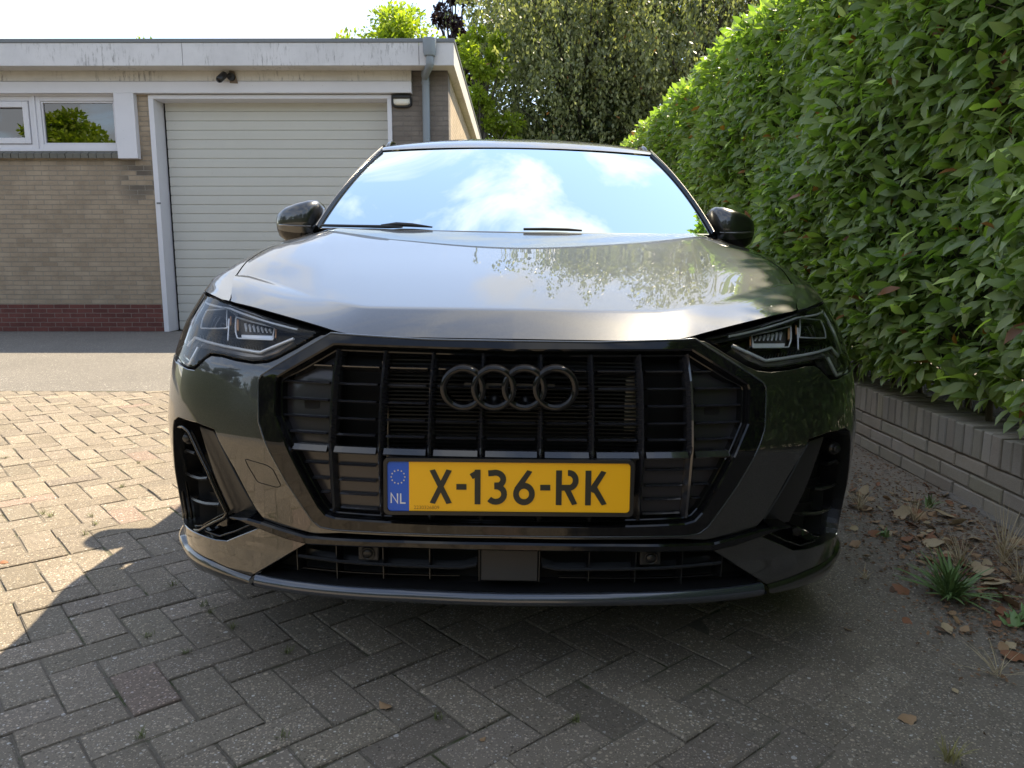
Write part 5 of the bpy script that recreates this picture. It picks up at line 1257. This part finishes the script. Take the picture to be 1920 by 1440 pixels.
def tree(name, label, cat, base, height, spread, m_leaf, nleaf, L, style='round', trunk_r=.25, zmin=.2, group=None, seed=1, bark=(.07,.06,.05), clumps=70, ysp=None):
    r = np.random.default_rng(seed); T0 = empty(name, base, label, cat, group); ysp = ysp or spread
    b = MB(); H = height; sk = []
    b.tube(catmull([(0,0,0),(.05*r.normal(),.05*r.normal(),H*.3),(.2*r.normal(),.2*r.normal(),H*.6),(.2*r.normal(),.2*r.normal(),H*.9)], 4), np.linspace(trunk_r, trunk_r*.15, 13), 10)
    ctr = []
    for i in range(clumps):
        u = r.random()**.8; zz = H*(zmin + (1-zmin)*u); prof = math.sqrt(max(.03, 1-((zz/H-zmin-.35*(1-zmin))/(.68*(1-zmin)))**2)) if style != 'cone' else 1.05-u
        a = r.random()*2*math.pi; q = math.sqrt(r.random())*prof; c = np.array([spread*q*math.cos(a), ysp*q*math.sin(a), zz]); ctr.append(c)
        zb_ = zz*(.55+.2*r.random()); b.tube(catmull([(0,0,zb_), (c[0]*.5, c[1]*.5, (zb_+zz)/2+.03*H), tuple(c)], 4), np.linspace(trunk_r*.28, .012, 9), 5)
    o = b.build('trunk', mat(name+'_bark', bark, .9), T0)
    ctr = np.array(ctr); n = nleaf; ci = r.integers(0, len(ctr), n); cs = spread*(.16+.16*r.random(len(ctr)))
    if style == 'weep':
        ns_ = n//26; si = r.integers(0, len(ctr), ns_); st = ctr[si] + r.normal(0, 1, (ns_,3))*(cs[si]*.8)[:,None]*[1,1,.6]; ln = r.uniform(.5, 2.6, ns_)*H/12
        k = np.repeat(np.arange(ns_), 26); f = r.random(len(k)); P = st[k] + np.stack([.15*np.sin(f*4+k), .15*np.cos(f*3+k*2.1), -f*ln[k]], 1) + r.normal(0,.07,(len(k),3)); n = len(k)
        A = np.stack([r.normal(0,.5,n), r.normal(0,.5,n), -1+r.normal(0,.4,n)], 1)
    else:
        d = r.normal(0, 1, (n,3)); d /= np.linalg.norm(d, axis=1, keepdims=True); P = ctr[ci] + d*(cs[ci]*r.random(n)**.45)[:,None]*[1,1,.7]; A = d + r.normal(0,.6,(n,3))
    N = r.normal(0,.6,(n,3)) + [0,-.2,.6]; LL = L*r.uniform(.6,1.3,n); T = r.random((n,3)); T[:,1] *= .99
    base_ = np.array(base); leaves('crown', SMALL, P+base_, A, N, LL, m_leaf, T0, T)
    return T0
M['birch'] = leafmat('birch_leaf', (.12,.145,.07), (.24,.25,.13), .45, .42, (1.7,1.8,.7)); M['lime'] = leafmat('lime_green_leaf', (.17,.24,.03), (.33,.40,.05), .45, .5, (1.4,1.5,.5))
M['purple'] = leafmat('purple_leaf', (.022,.014,.018), (.050,.026,.034), .45, .3, (1.2,.8,.9)); M['darkleaf'] = leafmat('dark_green_leaf', (.030,.050,.020), (.065,.09,.035), .45, .35, (1.5,1.6,.6))
g_b = None
tree('weeping_tree', 'tall weeping tree with fine drooping dark foliage just right of the garage roof', 'tree', (2.3,26.5,0), 12.4, 4.0, M['birch'], 60000, .135, 'weep', .3, .10, seed=3, clumps=110)
tree('weeping_tree', 'tall airy tree with a forked trunk standing between the garage and the hedge', 'tree', (6.2,27,0), 13.2, 4.6, M['birch'], 64000, .14, 'weep', .34, .08, seed=5, clumps=110)
tree('shade_tree', 'dark broad tree half hidden behind the top of the hedge', 'tree', (11.2,27,0), 10.5, 3.6, M['birch'], 36000, .16, 'round', .3, .12, seed=8, clumps=70)
tree('dark_tree', 'very dark dense tree at the far end of the drive behind the car roof', 'tree', (3.6,31,0), 12.5, 6.2, M['darkleaf'], 70000, .22, 'round', .3, .03, seed=11, clumps=140)
tree('purple_tree', 'dark purple leaved tree rising behind the garage roof corner', 'tree', (-2.2,29,0), 10.8, 1.15, M['purple'], 14000, .14, 'round', .22, .35, seed=12, clumps=60)
tree('shrub', 'bright lime green shrub top showing above the middle of the garage roof', 'shrub', (-3.5,24.6,0), 8.1, 2.5, M['lime'], 13000, .15, 'round', .12, .45, seed=14, clumps=44)
tree('shrub', 'bright lime green shrub beside the far end of the garage side wall', 'shrub', (-1.0,23.5,0), 7.6, 1.15, M['lime'], 9000, .15, 'round', .12, .08, seed=15, clumps=40)
tree('shrub', 'small lime green twig tips just above the left part of the garage roof', 'shrub', (-11.0,24.6,0), 7.4, 1.2, M['lime'], 1600, .15, 'round', .10, .5, seed=17, clumps=12)
# trees and a hedge across the street behind the viewer, seen only mirrored in the car and the garage window
for i, (x_, y_, h_, sp_, ml, lab) in enumerate(((-19.8,-14,7.1,2.6,'lime','yellow green street tree mirrored in the garage window pane'), (-25.5,-14,5.8,2.4,'darkleaf','street tree mirrored in the small left garage window'), (-13.8,-15,6.2,3.4,'darkleaf','low street tree mirrored in the left flank of the bumper'), (-8.5,-13,6.2,3.2,'darkleaf','street tree mirrored in the outer left corner of the bumper'), (-3.2,-13.5,6.8,3.3,'darkleaf','street tree mirrored in the left half of the bumper'),
        (2.2,-13,6.0,3.2,'darkleaf','street tree mirrored in the right half of the grille frame'), (7.2,-13.5,6.8,3.4,'darkleaf','street tree mirrored in the right corner of the bumper'), (-18,-10,5.0,3.2,'darkleaf','street tree mirrored in the side of the left headlight'), (-20,-3,7,3.4,'darkleaf','street tree mirrored in the left fender'), (-19.5,4,6.5,3.2,'darkleaf','street tree mirrored low in the left fender'), (12.5,-12.5,7,3.4,'darkleaf','street tree mirrored in the far right of the bumper'))):
    tree('street_tree', lab, 'tree', (x_,y_,0), h_, sp_, M[ml], 13000, .26, 'round', .28, .12, seed=21+i, clumps=46)
b = MB(); ys = np.linspace(-26, 16, 150); r_ = rng.normal(0,.10,(150,14))
pr = [(.0,-9.6),(.4,-9.5),(.9,-9.45),(1.4,-9.5),(1.9,-9.5),(2.3,-9.6),(2.6,-9.8),(2.7,-10.1),(2.7,-10.5),(2.5,-10.8),(1.8,-10.9),(1.2,-10.95),(.6,-10.9),(0,-10.9)]
b.grid([[(x_, y_+r_[i,j], z_+abs(r_[i,j])*.8) for j, (z_, y_) in enumerate(pr)] for i, x_ in enumerate(ys)], 0, False)
yl = np.linspace(-9, 9.5, 80)
b.grid([[(-16.5-(y_+10.2)*-1.0*-1, x_, z_+abs(r_[i,j])*.8) for j, (z_, y_) in enumerate(pr)] for i, x_ in enumerate(yl)], 0, False)
sh_ = empty('street_hedge', (-5,-10.2,0), 'clipped dark hedge along the far side of the street mirrored in the bumper', 'hedge'); o_ = b.build('core', mat('hedge_dark', (.03,.045,.018), .9), sh_); o_.location = (5,10.2,0)
n = 9000; Pq = np.stack([rng.uniform(-26,16,n), -9.45+rng.normal(0,.12,n), rng.uniform(0,2.8,n)],1); leaves('foliage', SMALL, Pq, rng.normal(0,1,(n,3)), rng.normal(0,.5,(n,3))+[0,.6,.4], rng.uniform(.12,.22,n), M['darkleaf'], sh_)

# ================================================================== LITTER, LEAVES AND WEEDS
def dryleaf(var):
    r = np.random.default_rng(100+var); b = MB(); n = 9; us = np.linspace(0,1,n); cur = r.uniform(-.9,.9); cp_ = r.uniform(.1,.6)*(1 if r.random() < .7 else -1)
    G = []
    for u in us:
        w = .36*math.sin(math.pi*u**.8)**.8*(1+.12*r.normal()) + .004; zz = cur*.35*(u-.5)**2
        G.append([(u-.5, w*v_, zz + cp_*.35*(abs(v_)*w)**1.2/.36*.6 + .012*r.normal()) for v_ in (-1,-.5,0,.5,1)])
    b.grid(G, 0, True); return b
def dryleafmat(name, c):
    m = mat(name, c, .7); t = NT(m); t.color(t.mix(t.noise(t.obj(), 25, 5, .7), tuple(x*.55 for x in c), tuple(min(1,x*1.25) for x in c))); return m
DL = [dryleafmat('pale_dry_leaf', (.50,.38,.22)), dryleafmat('tan_dry_leaf', (.40,.25,.13)), dryleafmat('rust_dry_leaf', (.30,.13,.06)), dryleafmat('brown_dry_leaf', (.17,.10,.06))]
protos = []
for v_ in range(8):
    o = dryleaf(v_).build('fallen_leaf', DL[v_ % 4]); protos.append(o)
GRP = 'fallen leaves on the ground beside the wall'
LABS = ['small pale curled dry leaf lying on the ground right of the car', 'small tan dry leaf lying on the ground right of the car', 'small rusty brown dry leaf lying on the ground right of the car', 'small dark brown dry leaf lying on the ground right of the car']
spots = []
big = [(1690,968,.085,0),(1722,962,.07,2),(1770,968,.085,0),(1795,984,.075,4),(1728,970,.06,1),(1712,985,.06,2),(1640,1000,.05,2),(1745,992,.05,4),(1750,1022,.07,0),(1830,1012,.06,1),(1688,1105,.055,2),(1842,1075,.08,4),(1865,1100,.09,0),(1885,1128,.10,1),(1820,1130,.07,6),(1905,1165,.07,2),(1905,1230,.07,2),(1808,1180,.03,1),(1600,948,.06,6),(1625,955,.055,1),(1775,1021,.05,5),(1780,1045,.05,6),(1700,1012,.05,6),(1855,1090,.06,5),(1560+60,925,.07,4),(1655,990,.04,0),(1770,930,.05,1),(1736,911,.05,6),(1910,1018,.07,1)]
for (px, py, L, v_) in big:
    p = wZ(px, py, .012); spots.append((p[0], p[1], L, v_))
while len(spots) < 190:
    a = rng.random(); px = rng.uniform(1590,1915); py = rng.uniform(900,1250) if a < .8 else rng.uniform(900,1400)
    dens_ = math.exp(-((py-(905+(px-1590)*.62))/75)**2)
    if rng.random() > dens_ + .03: continue
    p = wZ(px, py, .01)
    if p[0] > 1.78: continue
    spots.append((p[0], p[1], rng.uniform(.018,.045), int(rng.integers(0,8))))
BIGLAB = ['large pale leaf at the top left of the litter, nearest the car', 'rust leaf just right of the largest pale leaf at the litter top', 'big pale leaf right of the rust leaf near the wall foot', 'pale curled leaf between the wall foot and small green weed', 'tan leaf tucked beside the rust leaf at the litter top', 'rusty leaf below the tan leaf at the litter top', 'rusty leaf close to the front bumper corner', 'small pale leaf just left of the straw tuft', 'pale curled leaf above the straw tuft', 'tan leaf right of the straw tuft by the wall', 'rusty leaf touching the left tip of the green rosette', 'pale leaf behind the green rosette', 'pale leaf at the right tip of the green rosette', 'largest tan leaf at the right end of the green rosette', 'rusty leaf lying under the front of the green rosette', 'rusty leaf at the right edge below the green rosette', 'rusty leaf at the right edge above the flat dry grass', 'tiny tan leaf in front of the green rosette', 'rusty leaf beside the dry tuft nearest the bumper', 'tan leaf just right of the dry tuft nearest the bumper', 'tan leaf above the straw tuft in the litter middle', 'rusty leaf left of the straw tuft in the litter middle', 'rusty leaf in the middle of the litter patch', 'tan leaf behind the right half of the green rosette', 'pale leaf highest in the litter, beside the car', 'small pale leaf low in the litter near the bumper', 'tan leaf at the wall foot above the pale leaves', 'rusty leaf at the wall foot above the small weed', 'rusty leaf at the right edge along the wall foot']
used = set()
for i, (x, y, L, v_) in enumerate(spots):
    src = protos[v_]; o = src if v_ not in used else src.copy(); 
    if v_ in used: COL.objects.link(o)
    used.add(v_)
    o.location = (x, y, (.010 if x > 1.1 else .002) + L*.10); o.rotation_euler = (rng.normal(0,.35), rng.normal(0,.35), rng.uniform(0,6.28)); o.scale = (L,)*3
    tag(o, BIGLAB[i] if i < len(BIGLAB) else LABS[v_ % 4], 'leaf', GRP)
for (px, py, L, v_, lab) in ((8,1055,.05,2,'rusty leaf lying on the sunlit paving at the left edge'), (706+16,1327,.045,1,'tan leaf scrap lying in a shaded paving joint in front of the car'), (905,1388,.02,1,'tiny tan leaf scrap lying on the paving at the bottom edge')):
    o = protos[v_].copy(); COL.objects.link(o); p = wZ(px, py, 0); o.location = (p[0], p[1], L*.12); o.rotation_euler = (.1,.1,rng.uniform(0,6)); o.scale = (L,L*.7,L); tag(o, lab, 'leaf')
# crumbs of leaf and twigs: uncountable
n = 7000; px = rng.uniform(1575,1960,n); py = 905+(px-1590)*.62 + rng.normal(0,75,n); Pn = []
for a, c in zip(px, py):
    if c < 840 or c > 1500: continue
    p = wZ(a, c, 0)
    if 1.0 < p[0] < 1.79: Pn.append((p[0], p[1], .010+rng.random()*.004))
for i in range(700): Pn.append((WX-.012-abs(rng.normal(0,.02)), rng.uniform(1.8,9), .012))
for i in range(500): Pn.append((rng.uniform(.9,1.75), rng.uniform(1.2,6), .009 if 1 else 0))
Pn = np.array(Pn); n = len(Pn)
m_crumb = leafmat('leaf_crumbs', (.10,.055,.03), (.34,.20,.11), .8, .05, (1,1,1), .2)
o = leaves('leaf_litter', SMALL, Pn, np.stack([rng.normal(0,1,n), rng.normal(0,1,n), rng.normal(0,.15,n)],1), np.stack([rng.normal(0,.4,n), rng.normal(0,.4,n), np.ones(n)],1), rng.uniform(.004,.018,n), m_crumb, None, rng.random((n,3))*[1,.9,.9]); tag(o, 'crumbled brown leaf litter scattered along the foot of the wall', kind='stuff')
def tuft(name, label, cat, px, py, n, h, w, m_, spread=.7, group=None, z=.008, zc=.0, shape=None, lean=1.0):
    p = wZ(px, py, z); T0 = (p[0], p[1], z); r = rng
    b = MB()
    for i in range(n):
        a = r.uniform(0, 6.283); l = h*r.uniform(.5,1.15); k = spread*r.uniform(.3,1.0)*lean; bx, by = r.normal(0, w*1.2+.004), r.normal(0, w*1.2+.004); pts = []
        for u in np.linspace(0, 1, 6):
            rad = l*k*(u**1.2); zz = l*math.sqrt(max(0, 1-min(.98,k)**2))*(u - .45*k*u*u); pts.append(np.array([bx+rad*math.cos(a), by+rad*math.sin(a), max(.001, zz)]))
        pn = np.array([-math.sin(a), math.cos(a), 0]); ww = w*r.uniform(.6,1.2)
        b.grid([[q - pn*ww*s_, q + pn*ww*s_] if False else [tuple(q - pn*ww*s_), tuple(q + np.array([0,0,ww*.3])), tuple(q + pn*ww*s_)] for q, s_ in zip(pts, (.5,.9,1,.85,.5,.05))], 0, True)
    o = b.build(name, m_); o.location = T0; tag(o, label, cat, group); return o
M['weed'] = mat('weed_green', (.17,.26,.085), .5); M['straw'] = mat('dry_straw', (.50,.40,.24), .8); M['joint'] = mat('joint_grass', (.12,.14,.04), .7)
tuft('plantain_weed', 'green rosette weed with long narrow leaves right of the car', 'weed', 1778, 1118, 90, .165, .0060, M['weed'], .99)
tuft('plantain_weed', 'small green weed patch at the right edge below the long rosette', 'weed', 1905, 1172, 14, .06, .010, M['weed'], .95)
tuft('plantain_weed', 'small green weed growing near the foot of the wall', 'weed', 1742, 952, 24, .07, .004, M['weed'], .8)
tuft('plantain_weed', 'tiny green weed among brown leaves behind the front bumper corner', 'weed', 1655, 1008, 14, .045, .005, M['weed'], .9)
tuft('dry_grass', 'tall clump of dry straw grass leaning against the wall foot', 'grass tuft', 1880, 1055, 60, .26, .0011, M['straw'], .72)
tuft('dry_grass', 'dry straw tuft between the wall and the green rosette', 'grass tuft', 1800, 1062, 60, .15, .0010, M['straw'], .9)
tuft('dry_grass', 'dry straw tuft close to the front bumper corner', 'grass tuft', 1612, 955, 50, .12, .0010, M['straw'], .8)
tuft('dry_grass', 'thin dry stalks around the small green weed by the wall', 'grass tuft', 1715, 978, 40, .20, .0009, M['straw'], .8)
tuft('dry_grass', 'flat star shaped dry grass at the lower right', 'grass tuft', 1866, 1268, 26, .12, .0011, M['straw'], .97)
tuft('dry_grass', 'yellow green grass tuft at the bottom right edge', 'grass tuft', 1782, 1430, 50, .07, .0012, mat('yellow_grass', (.30,.27,.10), .8), .8)
tuft('dry_grass', 'little dry sprig in front of the right bumper corner', 'grass tuft', 1620, 1085, 22, .06, .0009, M['straw'], .9)
tuft('dry_grass', 'dry grass bundle at the far right edge along the wall', 'grass tuft', 1915, 1095, 40, .18, .0011, M['straw'], .85)
jt = [(265,1384),(530,1385),(325,1100),(395,1150),(435,1180),(620,1080),(383,1137),(260,870),(95,970),(280,1195),(350,1228),(540,1225),(1078,1355),(820,1020+330),(230,915),(170,970),(180,985),(430,895),(460,905),(160,1005),(80,965),(10,860)]
for i, (x, y) in enumerate(jt):
    p = wZ(x, y, 0); o = tuft('joint_grass', 'small green grass sprig growing in a paving joint', 'grass sprig', x, y, 22, .030, .0009, M['joint'], .85, 'grass sprigs in the paving joints', z=-.003)
